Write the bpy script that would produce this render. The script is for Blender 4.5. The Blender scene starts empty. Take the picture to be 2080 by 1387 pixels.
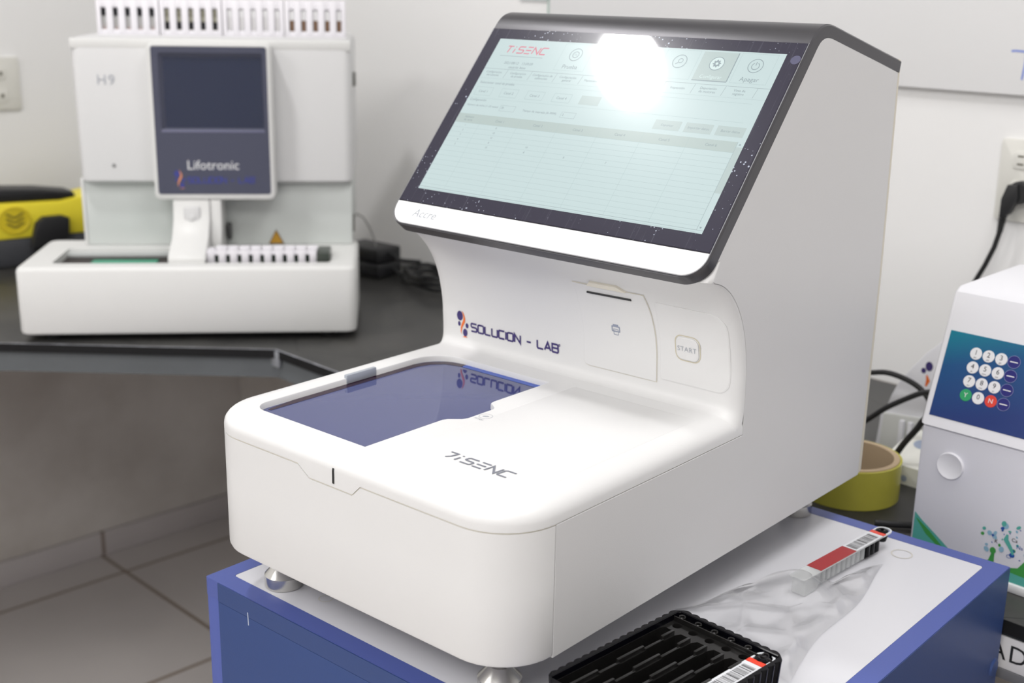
import bpy, bmesh, math, random
import numpy as np
from math import sin, cos, pi, radians, sqrt
from mathutils import Matrix, Vector

SC = bpy.context.scene
COL = SC.collection
RHO = radians(-4.5)                      # the room is turned a little against the cabinet
E1 = (cos(RHO), sin(RHO)); E2 = (-sin(RHO), cos(RHO))
ZF, ZCEIL, ZC = -0.872, 1.83, -0.06      # floor, ceiling, worktop (0 = top of the blue cabinet)
WL, WR = -1.85, 1.20                     # left wall and right (whiteboard) wall in room coordinates


def RW(a, b, z=0.0):
    return (a * E1[0] + b * E2[0], a * E1[1] + b * E2[1], z)


# ------------------------------------------------------------------ camera
r_ = Vector((0.7548467, 0.65569606, 0.0164054)); u_ = Vector((-0.19222765, 0.19724307, 0.96132393))
f_ = Vector((-0.62710046, 0.72880577, -0.27493119))
cam = bpy.data.cameras.new('camera'); camo = bpy.data.objects.new('camera', cam); COL.objects.link(camo)
M = Matrix((r_, u_, -f_)).transposed().to_4x4(); M.translation = Vector((0.88294536, -0.61037785, 0.53144585))
camo.matrix_world = M
cam.sensor_width = 36.0; cam.lens = 2554.53 / 2080 * 36.0
cam.clip_start = 0.02; cam.clip_end = 30
cam.dof.use_dof = True; cam.dof.focus_distance = 1.05; cam.dof.aperture_fstop = 6.8
SC.camera = camo

# ------------------------------------------------------------------ light and exposure
w = bpy.data.worlds.new('world'); SC.world = w; w.use_nodes = True
w.node_tree.nodes['Background'].inputs[0].default_value = (0.93, 0.96, 1.0, 1)
w.node_tree.nodes['Background'].inputs[1].default_value = 0.5
SC.view_settings.view_transform = 'Standard'; SC.view_settings.look = 'None'
SC.view_settings.exposure = 0.0; SC.view_settings.gamma = 1.0; SC.view_settings.use_curve_mapping = False


def area_lamp(name, a, b, size, power, z=ZCEIL - 0.03, shape='DISK', col=(1, 0.992, 0.985)):
    l = bpy.data.lights.new(name, 'AREA'); l.shape = shape; l.size = size; l.energy = power; l.color = col
    o = bpy.data.objects.new(name, l); COL.objects.link(o); o.location = RW(a, b, z); o.rotation_euler = (0, 0, RHO)
    return o


LAMPS = [(-0.80, -0.035, 0.18, 11.0), (-0.70, -2.10, 1.10, 23.0), (1.20, -1.6, 1.50, 29.0), (0.75, 0.35, 0.7, 9.5)]  # first lamp matches the screen glare, the rest are unseen lamps added as fill
for i_, (a_, b_, s_, p_) in enumerate(LAMPS):
    area_lamp('key_or_fill_lamp', a_, b_, s_, p_)

# ------------------------------------------------------------------ materials
MATS = {}


def mat(name, col=(0.8, 0.8, 0.8), rough=0.5, metal=0.0, ior=1.45, coat=0.0, coat_rough=0.03, emit=None, es=1.0,
        trans=0.0, alpha=1.0, noise=0.0, nscale=8.0, bump=0.0, bscale=200.0, spec=None):
    if name in MATS:
        return MATS[name]
    m = bpy.data.materials.new(name); m.use_nodes = True; nt = m.node_tree; b = nt.nodes['Principled BSDF']
    b.inputs['Base Color'].default_value = (*col, 1); b.inputs['Roughness'].default_value = rough
    b.inputs['Metallic'].default_value = metal; b.inputs['IOR'].default_value = ior
    b.inputs['Coat Weight'].default_value = coat; b.inputs['Coat Roughness'].default_value = coat_rough
    b.inputs['Transmission Weight'].default_value = trans; b.inputs['Alpha'].default_value = alpha
    if spec is not None: b.inputs['Specular IOR Level'].default_value = spec
    if emit:
        b.inputs['Emission Color'].default_value = (*emit, 1); b.inputs['Emission Strength'].default_value = es
    tc = nt.nodes.new('ShaderNodeTexCoord')
    if noise > 0:
        n = nt.nodes.new('ShaderNodeTexNoise'); n.inputs['Scale'].default_value = nscale; n.inputs['Detail'].default_value = 4
        mx = nt.nodes.new('ShaderNodeMix'); mx.data_type = 'RGBA'
        nt.links.new(tc.outputs['Object'], n.inputs['Vector'])
        nt.links.new(n.outputs['Fac'], mx.inputs['Factor'])
        mx.inputs['A'].default_value = (*[c * (1 - noise) for c in col], 1)
        mx.inputs['B'].default_value = (*[min(1, c * (1 + noise)) for c in col], 1)
        nt.links.new(mx.outputs['Result'], b.inputs['Base Color'])
    if bump > 0:
        n = nt.nodes.new('ShaderNodeTexNoise'); n.inputs['Scale'].default_value = bscale; n.inputs['Detail'].default_value = 3
        bp = nt.nodes.new('ShaderNodeBump'); bp.inputs['Strength'].default_value = bump; bp.inputs['Distance'].default_value = 0.001
        nt.links.new(tc.outputs['Object'], n.inputs['Vector'])
        nt.links.new(n.outputs['Fac'], bp.inputs['Height']); nt.links.new(bp.outputs['Normal'], b.inputs['Normal'])
    MATS[name] = m
    return m


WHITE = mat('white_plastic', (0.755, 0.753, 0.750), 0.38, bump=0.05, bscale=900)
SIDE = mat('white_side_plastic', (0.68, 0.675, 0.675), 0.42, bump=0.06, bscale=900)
CREAM = mat('cream_plastic_edge', (0.70, 0.66, 0.56), 0.5)
GROOVE = mat('groove_cream', (0.45, 0.42, 0.34), 0.7)
GUN = mat('gunmetal_paint', (0.085, 0.083, 0.09), 0.34, metal=0.55, bump=0.05, bscale=1500)
STRIP = mat('chin_white', (0.93, 0.93, 0.93), 0.4)
GREYTXT = mat('grey_print', (0.20, 0.21, 0.25), 0.5)
LGREYTXT = mat('light_grey_print', (0.42, 0.44, 0.48), 0.5)
NAVYTXT = mat('navy_print', (0.05, 0.035, 0.16), 0.45)
ORANGE = mat('orange_print', (0.85, 0.18, 0.03), 0.45)
STEEL = mat('turned_steel', (0.62, 0.61, 0.58), 0.24, metal=1.0)
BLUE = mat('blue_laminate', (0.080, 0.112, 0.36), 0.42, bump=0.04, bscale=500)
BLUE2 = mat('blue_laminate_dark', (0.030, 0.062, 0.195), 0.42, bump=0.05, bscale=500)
WLAM = mat('white_laminate', (0.68, 0.68, 0.715), 0.30)
BLACKG = mat('black_gloss_plastic', (0.0025, 0.0025, 0.004), 0.07, ior=1.30, bump=0.10, bscale=120)
BLACKR = mat('black_satin_plastic', (0.012, 0.0115, 0.011), 0.16, bump=0.1, bscale=120)
BLACKM = mat('black_matte_plastic', (0.02, 0.02, 0.022), 0.45)
RUBBER = mat('black_rubber', (0.015, 0.015, 0.016), 0.5)


def glass_mat():
    m = bpy.data.materials.new('blue_tinted_glass'); m.use_nodes = True; nt = m.node_tree; b = nt.nodes['Principled BSDF']
    b.inputs['Base Color'].default_value = (0.050, 0.060, 0.175, 1); b.inputs['Roughness'].default_value = 0.015
    b.inputs['IOR'].default_value = 1.75; b.inputs['Specular Tint'].default_value = (0.70, 0.76, 1.0, 1)
    MATS[m.name] = m
    return m


GLASS = glass_mat()


def bezel_mat():
    """black glass border with dust specks and faint scratches lying on it"""
    m = bpy.data.materials.new('dusty_black_glass'); m.use_nodes = True; nt = m.node_tree; b = nt.nodes['Principled BSDF']
    tc = nt.nodes.new('ShaderNodeTexCoord')
    v = nt.nodes.new('ShaderNodeTexVoronoi'); v.inputs['Scale'].default_value = 260
    nt.links.new(tc.outputs['Object'], v.inputs['Vector'])
    n = nt.nodes.new('ShaderNodeTexNoise'); n.inputs['Scale'].default_value = 22; n.inputs['Detail'].default_value = 4
    nt.links.new(tc.outputs['Object'], n.inputs['Vector'])
    th = nt.nodes.new('ShaderNodeMapRange'); th.inputs[1].default_value = 0.44; th.inputs[2].default_value = 0.70
    th.inputs[3].default_value = 0.03; th.inputs[4].default_value = 0.26
    nt.links.new(n.outputs['Fac'], th.inputs[0])
    lt = nt.nodes.new('ShaderNodeMath'); lt.operation = 'LESS_THAN'
    nt.links.new(v.outputs['Distance'], lt.inputs[0]); nt.links.new(th.outputs[0], lt.inputs[1])
    mp = nt.nodes.new('ShaderNodeMapping'); mp.inputs['Rotation'].default_value = (0, 0, 0.5); mp.inputs['Scale'].default_value = (420, 14, 14)
    nt.links.new(tc.outputs['Object'], mp.inputs['Vector'])
    n2 = nt.nodes.new('ShaderNodeTexNoise'); n2.inputs['Scale'].default_value = 1.0; n2.inputs['Detail'].default_value = 2
    nt.links.new(mp.outputs[0], n2.inputs['Vector'])
    r2 = nt.nodes.new('ShaderNodeMapRange'); r2.inputs[1].default_value = 0.62; r2.inputs[2].default_value = 0.85; r2.inputs[4].default_value = 0.14
    nt.links.new(n2.outputs['Fac'], r2.inputs[0])
    ad = nt.nodes.new('ShaderNodeMath'); ad.operation = 'MAXIMUM'
    nt.links.new(lt.outputs[0], ad.inputs[0]); nt.links.new(r2.outputs[0], ad.inputs[1])
    mx = nt.nodes.new('ShaderNodeMix'); mx.data_type = 'RGBA'
    mx.inputs['A'].default_value = (0.034, 0.032, 0.050, 1); mx.inputs['B'].default_value = (0.42, 0.46, 0.55, 1)
    nt.links.new(ad.outputs[0], mx.inputs['Factor']); nt.links.new(mx.outputs['Result'], b.inputs['Base Color'])
    b.inputs['Roughness'].default_value = 0.22; b.inputs['Specular IOR Level'].default_value = 0.12; b.inputs['Coat Weight'].default_value = 0.5; b.inputs['Coat Roughness'].default_value = 0.035
    MATS[m.name] = m
    return m


BEZEL = bezel_mat()


def lcd(name, col, k=1.0):
    m = mat(name, (0.10, 0.11, 0.11), 0.22, coat=0.5, coat_rough=0.035, emit=col, es=k, spec=0.12)
    return m


LCDBG = lcd('lcd_pale_cyan', (0.465, 0.58, 0.585))
LCDHDR = lcd('lcd_header_grey', (0.37, 0.455, 0.435))
LCDBTN = lcd('lcd_button_grey', (0.385, 0.475, 0.465))
LCDLINE = lcd('lcd_thin_line', (0.31, 0.42, 0.43))
LCDTXT = lcd('lcd_text', (0.19, 0.25, 0.28))
LCDRED = lcd('lcd_red', (0.62, 0.10, 0.17))
LCDWHT = lcd('lcd_bright', (0.58, 0.70, 0.69))

# ------------------------------------------------------------------ mesh helpers


class G:
    """collects shapes and links them as ONE mesh object"""

    def __init__(s):
        s.v = []; s.f = []; s.mi = []; s.sm = []; s.mats = []

    def m(s, material):
        if material not in s.mats: s.mats.append(material)
        return s.mats.index(material)

    def add(s, vs, fs, material=None, smooth=False):
        o = len(s.v); s.v += [tuple(p) for p in vs]; k = s.m(material) if material else 0
        for f in fs:
            s.f.append(tuple(i + o for i in f)); s.mi.append(k); s.sm.append(smooth)
        return s

    def box(s, x0, x1, y0, y1, z0, z1, bev=0.0, material=None, seg=2):
        bm = bmesh.new()
        vs = [bm.verts.new(p) for p in ((x0, y0, z0), (x1, y0, z0), (x1, y1, z0), (x0, y1, z0), (x0, y0, z1), (x1, y0, z1), (x1, y1, z1), (x0, y1, z1))]
        for f in ((0, 3, 2, 1), (4, 5, 6, 7), (0, 1, 5, 4), (1, 2, 6, 5), (2, 3, 7, 6), (3, 0, 4, 7)): bm.faces.new([vs[i] for i in f])
        if bev > 0: bmesh.ops.bevel(bm, geom=bm.edges[:], offset=bev, segments=seg, profile=0.5, affect='EDGES')
        return s.frombm(bm, material, bev > 0)

    def frombm(s, bm, material=None, smooth=False):
        bm.verts.index_update()
        s.add([v.co[:] for v in bm.verts], [[v.index for v in f.verts] for f in bm.faces], material, smooth); bm.free()
        return s

    def prism(s, poly, axis, a, b, bev=0.0, material=None, seg=2):
        """polygon (2D) pushed along axis: 'x' poly=(y,z), 'y' poly=(x,z), 'z' poly=(x,y)"""
        P = {'x': lambda q, t: (t, q[0], q[1]), 'y': lambda q, t: (q[0], t, q[1]), 'z': lambda q, t: (q[0], q[1], t)}[axis]
        bm = bmesh.new(); A = [bm.verts.new(P(q, a)) for q in poly]; B = [bm.verts.new(P(q, b)) for q in poly]; n = len(poly)
        bm.faces.new(A); bm.faces.new(B[::-1])
        for i in range(n): bm.faces.new((A[i], B[i], B[(i + 1) % n], A[(i + 1) % n]))
        bmesh.ops.recalc_face_normals(bm, faces=bm.faces[:])
        if bev > 0:
            fa = [f for f in bm.faces if len(f.verts) == n and (n != 4 or abs(f.normal[{'x': 0, 'y': 1, 'z': 2}[axis]]) > .9)]
            ed = list({e for f in fa for e in f.edges})
            bmesh.ops.bevel(bm, geom=ed, offset=bev, segments=seg, profile=0.5, affect='EDGES')
        return s.frombm(bm, material, True)

    def tube(s, pts, r, n=10, material=None, cap=True, closed=False):
        P = [Vector(p) for p in pts]; N = len(P); rs = r if isinstance(r, (list, tuple)) else [r] * N
        rings = []; prev = None
        for i in range(N):
            a = P[(i - 1) % N] if (i > 0 or closed) else P[i]; c = P[(i + 1) % N] if (i < N - 1 or closed) else P[i]
            t = (c - a).normalized()
            if prev is None:
                prev = t.orthogonal().normalized()
            q = (prev - t * prev.dot(t))
            q = q.normalized() if q.length > 1e-6 else t.orthogonal().normalized()
            prev = q; b = t.cross(q)
            rings.append([P[i] + (q * cos(2 * pi * k / n) + b * sin(2 * pi * k / n)) * rs[i] for k in range(n)])
        return s.loft(rings, cap=cap and not closed, material=material, wrap=closed)

    def loft(s, rings, cap=True, material=None, closed=True, smooth=True, wrap=False):
        n = len(rings[0]); vs = [p for R in rings for p in R]; fs = []; m = len(rings)
        for i in range(m if wrap else m - 1):
            j = (i + 1) % m
            for k in range(n if closed else n - 1):
                l = (k + 1) % n
                fs.append((i * n + k, i * n + l, j * n + l, j * n + k))
        if cap: fs.append(tuple(range(n))[::-1]); fs.append(tuple((m - 1) * n + k for k in range(n)))
        return s.add(vs, fs, material, smooth)

    def lathe(s, prof, c=(0, 0, 0), n=32, material=None, cap=True, axis='z'):
        rings = []
        for (r, h) in prof:
            R = []
            for k in range(n):
                a = 2 * pi * k / n; x, y = max(r, 1e-5) * cos(a), max(r, 1e-5) * sin(a)
                R.append((c[0] + x, c[1] + y, c[2] + h) if axis == 'z' else ((c[0] + x, c[1] - h, c[2] + y) if axis == 'y' else (c[0] + h, c[1] + x, c[2] + y)))
            rings.append(R)
        return s.loft(rings, cap, material)

    def build(s, name, material=None, parent=None, loc=None, rotz=None, sharp=0.6, recalc=True):
        me = bpy.data.meshes.new(name); me.from_pydata(s.v, [], s.f)
        if not s.mats: s.mats = [material]
        for m_ in s.mats: me.materials.append(m_ or material)
        me.polygons.foreach_set('material_index', s.mi); me.polygons.foreach_set('use_smooth', s.sm)
        if recalc:
            bm = bmesh.new(); bm.from_mesh(me); bmesh.ops.recalc_face_normals(bm, faces=bm.faces[:]); bm.to_mesh(me); bm.free()
        me.update()
        if any(s.sm): me.set_sharp_from_angle(angle=sharp)
        o = bpy.data.objects.new(name, me); COL.objects.link(o)
        if parent: o.parent = parent
        if loc is not None: o.location = loc
        if rotz is not None: o.rotation_euler = (0, 0, rotz)
        return o


def thing(name, label, cat, loc=(0, 0, 0), rotz=0, group=None):
    o = bpy.data.objects.new(name, None); o.empty_display_size = 0.02; COL.objects.link(o)
    o.location = loc; o.rotation_euler = (0, 0, rotz); o['label'] = label; o['category'] = cat
    if group: o['group'] = group
    return o


def tag(o, label, cat, group=None):
    o['label'] = label; o['category'] = cat
    if group: o['group'] = group
    return o


def struct(g, name, material, rotz=RHO):
    o = g.build(name, material, rotz=rotz); o['kind'] = 'structure'
    return o


def dup(root, loc, rotz, label, group=None):
    r = root.copy(); COL.objects.link(r); r.location = loc; r.rotation_euler = (0, 0, rotz); r['label'] = label
    if group: r['group'] = group
    for ch in list(root.children):
        c = ch.copy(); COL.objects.link(c); c.parent = r
        for gc in list(ch.children):
            d = gc.copy(); COL.objects.link(d); d.parent = c
    return r


def rrect(x0, x1, y0, y1, r, n=8):
    if not isinstance(r, (tuple, list)): r = (r,) * 4       # corners: x0y0, x1y0, x1y1, x0y1
    out = []
    for (cx, cy, a0, rr) in ((x0 + r[0], y0 + r[0], pi, r[0]), (x1 - r[1], y0 + r[1], 1.5 * pi, r[1]), (x1 - r[2], y1 - r[2], 0, r[2]), (x0 + r[3], y1 - r[3], .5 * pi, r[3])):
        if rr < 1e-6: out.append((cx, cy)); continue
        for k in range(n + 1):
            a = a0 + .5 * pi * k / n; out.append((cx + rr * cos(a), cy + rr * sin(a)))
    return out


def fill(loops3, material_list=None):
    """planar face set between loops (first outer, others holes) -> verts, tris"""
    bm = bmesh.new(); ed = []
    for L in loops3:
        vs = [bm.verts.new(p) for p in L]
        for i in range(len(vs)): ed.append(bm.edges.new((vs[i], vs[(i + 1) % len(vs)])))
    bmesh.ops.triangle_fill(bm, use_beauty=True, use_dissolve=False, edges=ed)
    bm.verts.index_update()
    V = [v.co[:] for v in bm.verts]; F = [[v.index for v in f.verts] for f in bm.faces]; bm.free()
    return V, F


_tc = {}


def text2d(s, size=1.0, align='CENTER', spacing=1.0, shear=0.0):
    key = (s, size, align, spacing, shear)
    if key not in _tc:
        cu = bpy.data.curves.new('t', 'FONT'); cu.body = s; cu.size = size; cu.align_x = align; cu.align_y = 'CENTER'
        cu.space_character = spacing; cu.shear = shear; cu.resolution_u = 3
        o = bpy.data.objects.new('t', cu); COL.objects.link(o)
        bpy.context.view_layer.update()
        me = bpy.data.meshes.new_from_object(o.evaluated_get(bpy.context.evaluated_depsgraph_get()))
        _tc[key] = ([(v.co.x, v.co.y) for v in me.vertices], [tuple(p.vertices) for p in me.polygons])
        bpy.data.objects.remove(o); bpy.data.curves.remove(cu); bpy.data.meshes.remove(me)
    return _tc[key]


def put(g, vf, fn, material):
    g.add([fn(*q) for q in vf[0]], vf[1], material)


GLY = {'T': [[(0, 1), (1, 1)], [(.5, 1), (.5, 0)]], 'i': [[(.3, .62), (.3, 0)], [(.3, 1), (.3, .86)]],
       'S': [[(1, 1), (.12, 1), (0, .9), (0, .62), (.12, .53), (.88, .5), (1, .4), (1, .1), (.88, 0), (0, 0)]],
       'E': [[(.1, 1), (1, 1)], [(.0, .5), (.95, .5)], [(0, 0), (.95, 0)]], 'N': [[(0, 0), (0, 1), (1, 0), (1, 1)]],
       'C': [[(1, 1), (.12, 1), (0, .88), (0, .12), (.12, 0), (1, 0)]],
       'O': [[(.12, 1), (.88, 1), (1, .88), (1, .12), (.88, 0), (.12, 0), (0, .12), (0, .88), (.12, 1)]],
       'L': [[(0, 1), (0, .12), (.12, 0), (1, 0)]], 'U': [[(0, 1), (0, .12), (.12, 0), (.88, 0), (1, .12), (1, 1)]],
       'I': [[(0, 0), (0, 1)]], '-': [[(0.1, .45), (.9, .45)]],
       'A': [[(0, 0), (.5, 1), (1, 0)], [(.25, .3), (.75, .3)]],
       'B': [[(0, 0), (0, 1), (.85, 1), (.97, .88), (.97, .62), (.85, .52), (0, .52)], [(.85, .52), (1, .4), (1, .12), (.88, 0), (0, 0)]]}


def ribbon(pl, w):
    V = []; n = len(pl)
    for i in range(n):
        a = Vector(pl[max(i - 1, 0)]); b = Vector(pl[i]); c = Vector(pl[min(i + 1, n - 1)])
        d1 = (b - a).normalized() if i > 0 else (c - b).normalized(); d2 = (c - b).normalized() if i < n - 1 else d1
        nn = Vector((-d1.y - d2.y, d1.x + d2.x)); nn.normalize()
        k = max(.35, nn.dot(Vector((-d1.y, d1.x)))); ww = (w[i] if isinstance(w, list) else w) / 2 / k
        V += [(b + nn * ww)[:], (b - nn * ww)[:]]
    return V, [(2 * i, 2 * i + 1, 2 * i + 3, 2 * i + 2) for i in range(n - 1)]


def strokes(s, total, h, wid, gap=.32, shear=0.0, widths={}):
    """letters drawn with plain strokes; returns verts/faces in 2D from x=0"""
    W = {'I': .02, 'i': .45, ' ': .5, '-': .9}; W.update(widths)
    xs = []; x = 0
    for ch in s: xs.append(x); x += W.get(ch, 1.0) + gap
    k = total / (x - gap); V = []; F = []
    for ch, x0 in zip(s, xs):
        for pl in GLY.get(ch, []):
            cw = W.get(ch, 1.0) if ch not in 'I' else 1
            q = [((x0 + a * cw) * k + shear * b * h, b * h) for a, b in pl]
            v, f = ribbon(q, wid); o = len(V); V += v; F += [tuple(i + o for i in t) for t in f]
    return V, F


def ell(cx, cy, rx, ry, rot=0, n=28):
    V = [(cx, cy)] + [(cx + rx * cos(t) * cos(rot) - ry * sin(t) * sin(rot), cy + rx * cos(t) * sin(rot) + ry * sin(t) * cos(rot)) for t in [2 * pi * k / n for k in range(n)]]
    return V, [(0, 1 + k, 1 + (k + 1) % n) for k in range(n)]


def frame2d(pl_out, pl_in):
    n = len(pl_out)
    return list(pl_out) + list(pl_in), [(i, (i + 1) % n, n + (i + 1) % n, n + i) for i in range(n)]


def circ(cx, cy, r, n=24):
    return [(cx + r * cos(2 * pi * k / n), cy + r * sin(2 * pi * k / n)) for k in range(n)]


def quad(x0, x1, y0, y1):
    return [(x0, y0), (x1, y0), (x1, y1), (x0, y1)], [(0, 1, 2, 3)]


def logo(g, fn, x, y, h, word, navy, orange, wl):
    """round molecule emblem with an orange wave and its word: x,y = lower left, h = emblem height"""
    for (cx, cy, rx, ry) in ((.14, .80, .15, .19), (.10, .48, .065, .095), (.50, .46, .075, .10), (.40, .17, .115, .155)):
        put(g, ell(x + cx * h, y + cy * h, rx * h, ry * h), fn, navy)
    wave = [(.26, 1.0), (.33, .88), (.37, .74), (.35, .60), (.27, .47), (.21, .34), (.19, .18), (.21, .08)]
    V, F = ribbon([(x + a * h, y + b * h) for a, b in wave], [.015 * h, .05 * h, .085 * h, .11 * h, .10 * h, .075 * h, .04 * h, .01 * h])
    put(g, (V, F), fn, orange)
    put(g, ribbon([(x + a * h, y + b * h) for a, b in ((.28, -.02), (.40, .015), (.52, -.01))], [.01 * h, .05 * h, .01 * h]), fn, orange)
    V, F = strokes(word, wl, .30 * h, .070 * h, gap=.26)
    put(g, ([(x + .72 * h + a, y + .30 * h + b) for a, b in V], F), fn, navy)
    put(g, frame2d(circ(x + .77 * h + wl, y + .60 * h, .045 * h), circ(x + .77 * h + wl, y + .60 * h, .02 * h)), fn, navy)

# ------------------------------------------------------------------ the room


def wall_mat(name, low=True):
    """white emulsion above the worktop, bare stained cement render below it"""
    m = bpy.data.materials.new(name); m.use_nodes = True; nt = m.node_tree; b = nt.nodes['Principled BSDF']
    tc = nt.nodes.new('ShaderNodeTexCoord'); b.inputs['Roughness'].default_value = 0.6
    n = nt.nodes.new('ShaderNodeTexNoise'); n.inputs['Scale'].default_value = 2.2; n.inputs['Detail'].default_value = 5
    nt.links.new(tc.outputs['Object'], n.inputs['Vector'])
    shade_ramp = nt.nodes.new('ShaderNodeValToRGB'); cr = shade_ramp.color_ramp  # shade under the worktop, put into a blotched wall colour
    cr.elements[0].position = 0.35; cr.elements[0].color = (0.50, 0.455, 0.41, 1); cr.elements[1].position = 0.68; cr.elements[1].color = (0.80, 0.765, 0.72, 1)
    nt.links.new(n.outputs['Fac'], shade_ramp.inputs['Fac'])
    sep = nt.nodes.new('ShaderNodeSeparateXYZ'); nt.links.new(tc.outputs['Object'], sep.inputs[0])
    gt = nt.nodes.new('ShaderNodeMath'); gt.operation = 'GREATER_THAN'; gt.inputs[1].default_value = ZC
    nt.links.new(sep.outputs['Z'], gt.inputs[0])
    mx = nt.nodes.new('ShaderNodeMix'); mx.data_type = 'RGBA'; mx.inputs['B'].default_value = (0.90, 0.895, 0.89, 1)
    nt.links.new(gt.outputs[0], mx.inputs['Factor']); nt.links.new(shade_ramp.outputs['Color'], mx.inputs['A'])
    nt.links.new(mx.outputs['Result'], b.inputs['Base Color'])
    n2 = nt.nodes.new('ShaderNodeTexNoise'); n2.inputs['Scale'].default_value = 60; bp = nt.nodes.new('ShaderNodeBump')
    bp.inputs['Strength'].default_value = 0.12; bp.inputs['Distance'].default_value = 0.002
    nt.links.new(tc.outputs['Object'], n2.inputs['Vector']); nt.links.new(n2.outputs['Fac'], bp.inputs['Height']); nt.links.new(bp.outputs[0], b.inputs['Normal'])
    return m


def tile_mat(name, axis_a, axis_b, off, col, grout, size=0.5, gw=0.006):
    """square tiles with grout lines, laid on the room's axes (object space)"""
    m = bpy.data.materials.new(name); m.use_nodes = True; nt = m.node_tree; b = nt.nodes['Principled BSDF']
    tc = nt.nodes.new('ShaderNodeTexCoord'); sep = nt.nodes.new('ShaderNodeSeparateXYZ'); nt.links.new(tc.outputs['Object'], sep.inputs[0])
    outs = []
    for ax, o_ in ((axis_a, off[0]), (axis_b, off[1])):
        if ax is None: continue
        a = nt.nodes.new('ShaderNodeMath'); a.operation = 'SUBTRACT'; a.inputs[1].default_value = o_ - 50 * size
        nt.links.new(sep.outputs[ax], a.inputs[0])
        p = nt.nodes.new('ShaderNodeMath'); p.operation = 'PINGPONG'; p.inputs[1].default_value = size / 2
        nt.links.new(a.outputs[0], p.inputs[0])
        l = nt.nodes.new('ShaderNodeMath'); l.operation = 'LESS_THAN'; l.inputs[1].default_value = gw / 2
        nt.links.new(p.outputs[0], l.inputs[0]); outs.append(l)
    last = outs[0].outputs[0]
    if len(outs) == 2:
        mm = nt.nodes.new('ShaderNodeMath'); mm.operation = 'MAXIMUM'; nt.links.new(last, mm.inputs[0]); nt.links.new(outs[1].outputs[0], mm.inputs[1]); last = mm.outputs[0]
    n = nt.nodes.new('ShaderNodeTexNoise'); n.inputs['Scale'].default_value = 3.5; n.inputs['Detail'].default_value = 5
    nt.links.new(tc.outputs['Object'], n.inputs['Vector'])
    vr = nt.nodes.new('ShaderNodeMix'); vr.data_type = 'RGBA'; vr.inputs['A'].default_value = (*[c * .86 for c in col], 1); vr.inputs['B'].default_value = (*[c * 1.1 for c in col], 1)
    nt.links.new(n.outputs['Fac'], vr.inputs['Factor'])
    mx = nt.nodes.new('ShaderNodeMix'); mx.data_type = 'RGBA'; mx.inputs['B'].default_value = (*grout, 1)
    nt.links.new(last, mx.inputs['Factor']); nt.links.new(vr.outputs['Result'], mx.inputs['A']); nt.links.new(mx.outputs['Result'], b.inputs['Base Color'])
    b.inputs['Roughness'].default_value = 0.42
    return m


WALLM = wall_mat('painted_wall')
WALLM2 = mat('plain_white_paint', (.86, .86, .86), .6, noise=.02)
struct(G().box(-1.85, 3.2, -3.4, 1.2, ZF - .1, ZF), 'floor', tile_mat('floor_tile', 'X', 'Y', (-1.22, .77), (0.60, 0.56, 0.54), (0.24, 0.18, 0.13), gw=.009))
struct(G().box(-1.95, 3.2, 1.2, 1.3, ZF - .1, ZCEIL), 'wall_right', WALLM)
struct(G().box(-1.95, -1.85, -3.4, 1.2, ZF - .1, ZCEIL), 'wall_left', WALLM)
struct(G().box(3.2, 3.3, -3.4, 1.3, ZF - .1, ZCEIL), 'wall_far', WALLM2)
struct(G().box(-1.95, 3.3, -3.5, -3.4, ZF - .1, ZCEIL), 'wall_back', WALLM2)
struct(G().box(-1.95, 3.2, -3.4, 1.3, ZCEIL, ZCEIL + .1), 'ceiling', mat('ceiling_paint', (0.88, 0.88, 0.88), 0.7, noise=.02))
BT = tile_mat('baseboard_tile', 'Y', None, (.775, 0), (0.62, 0.58, 0.57), (0.28, 0.22, 0.18), gw=.009)
struct(G().box(-1.85, -1.838, -3.4, 1.188, ZF, ZF + .062, .002), 'baseboard_left', BT)
BT2 = tile_mat('baseboard_tile_b', 'X', None, (-1.22, 0), (0.62, 0.58, 0.57), (0.28, 0.22, 0.18), gw=.009)
struct(G().box(-1.838, 3.2, 1.188, 1.2, ZF, ZF + .062, .002), 'baseboard_right', BT2)

# ceiling lamps (out of the frame: the first glares in the screen, the others are added fill)
WLAMP = mat('lamp_housing', (0.8, 0.8, 0.8), 0.4)
DIFF = mat('lamp_diffuser', (0.9, 0.9, 0.9), 0.5, emit=(1, 0.98, 0.95), es=2.0)
for k_, (a_, b_, s_, p_) in enumerate(LAMPS):
    t = thing('key_or_fill_light', ('small bright', 'large added', 'medium added', 'plain added')[k_] + ' round white ceiling light above the ' +
              ('analyser cabinet and the corner worktop', 'open floor in front of the cabinet', 'right end of the room', 'right worktop')[k_], 'light', RW(a_, b_, ZCEIL), RHO)
    G().lathe([(s_ / 2 + .02, 0), (s_ / 2 + .02, -.024), (s_ / 2 + .004, -.026), (s_ / 2 + .004, -.012)], n=40, cap=False).build('housing', WLAMP, t)
    G().lathe([(s_ / 2 + .003, -.012), (s_ / 2 + .003, -.020)], n=40).build('diffuser', DIFF, t)


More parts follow.
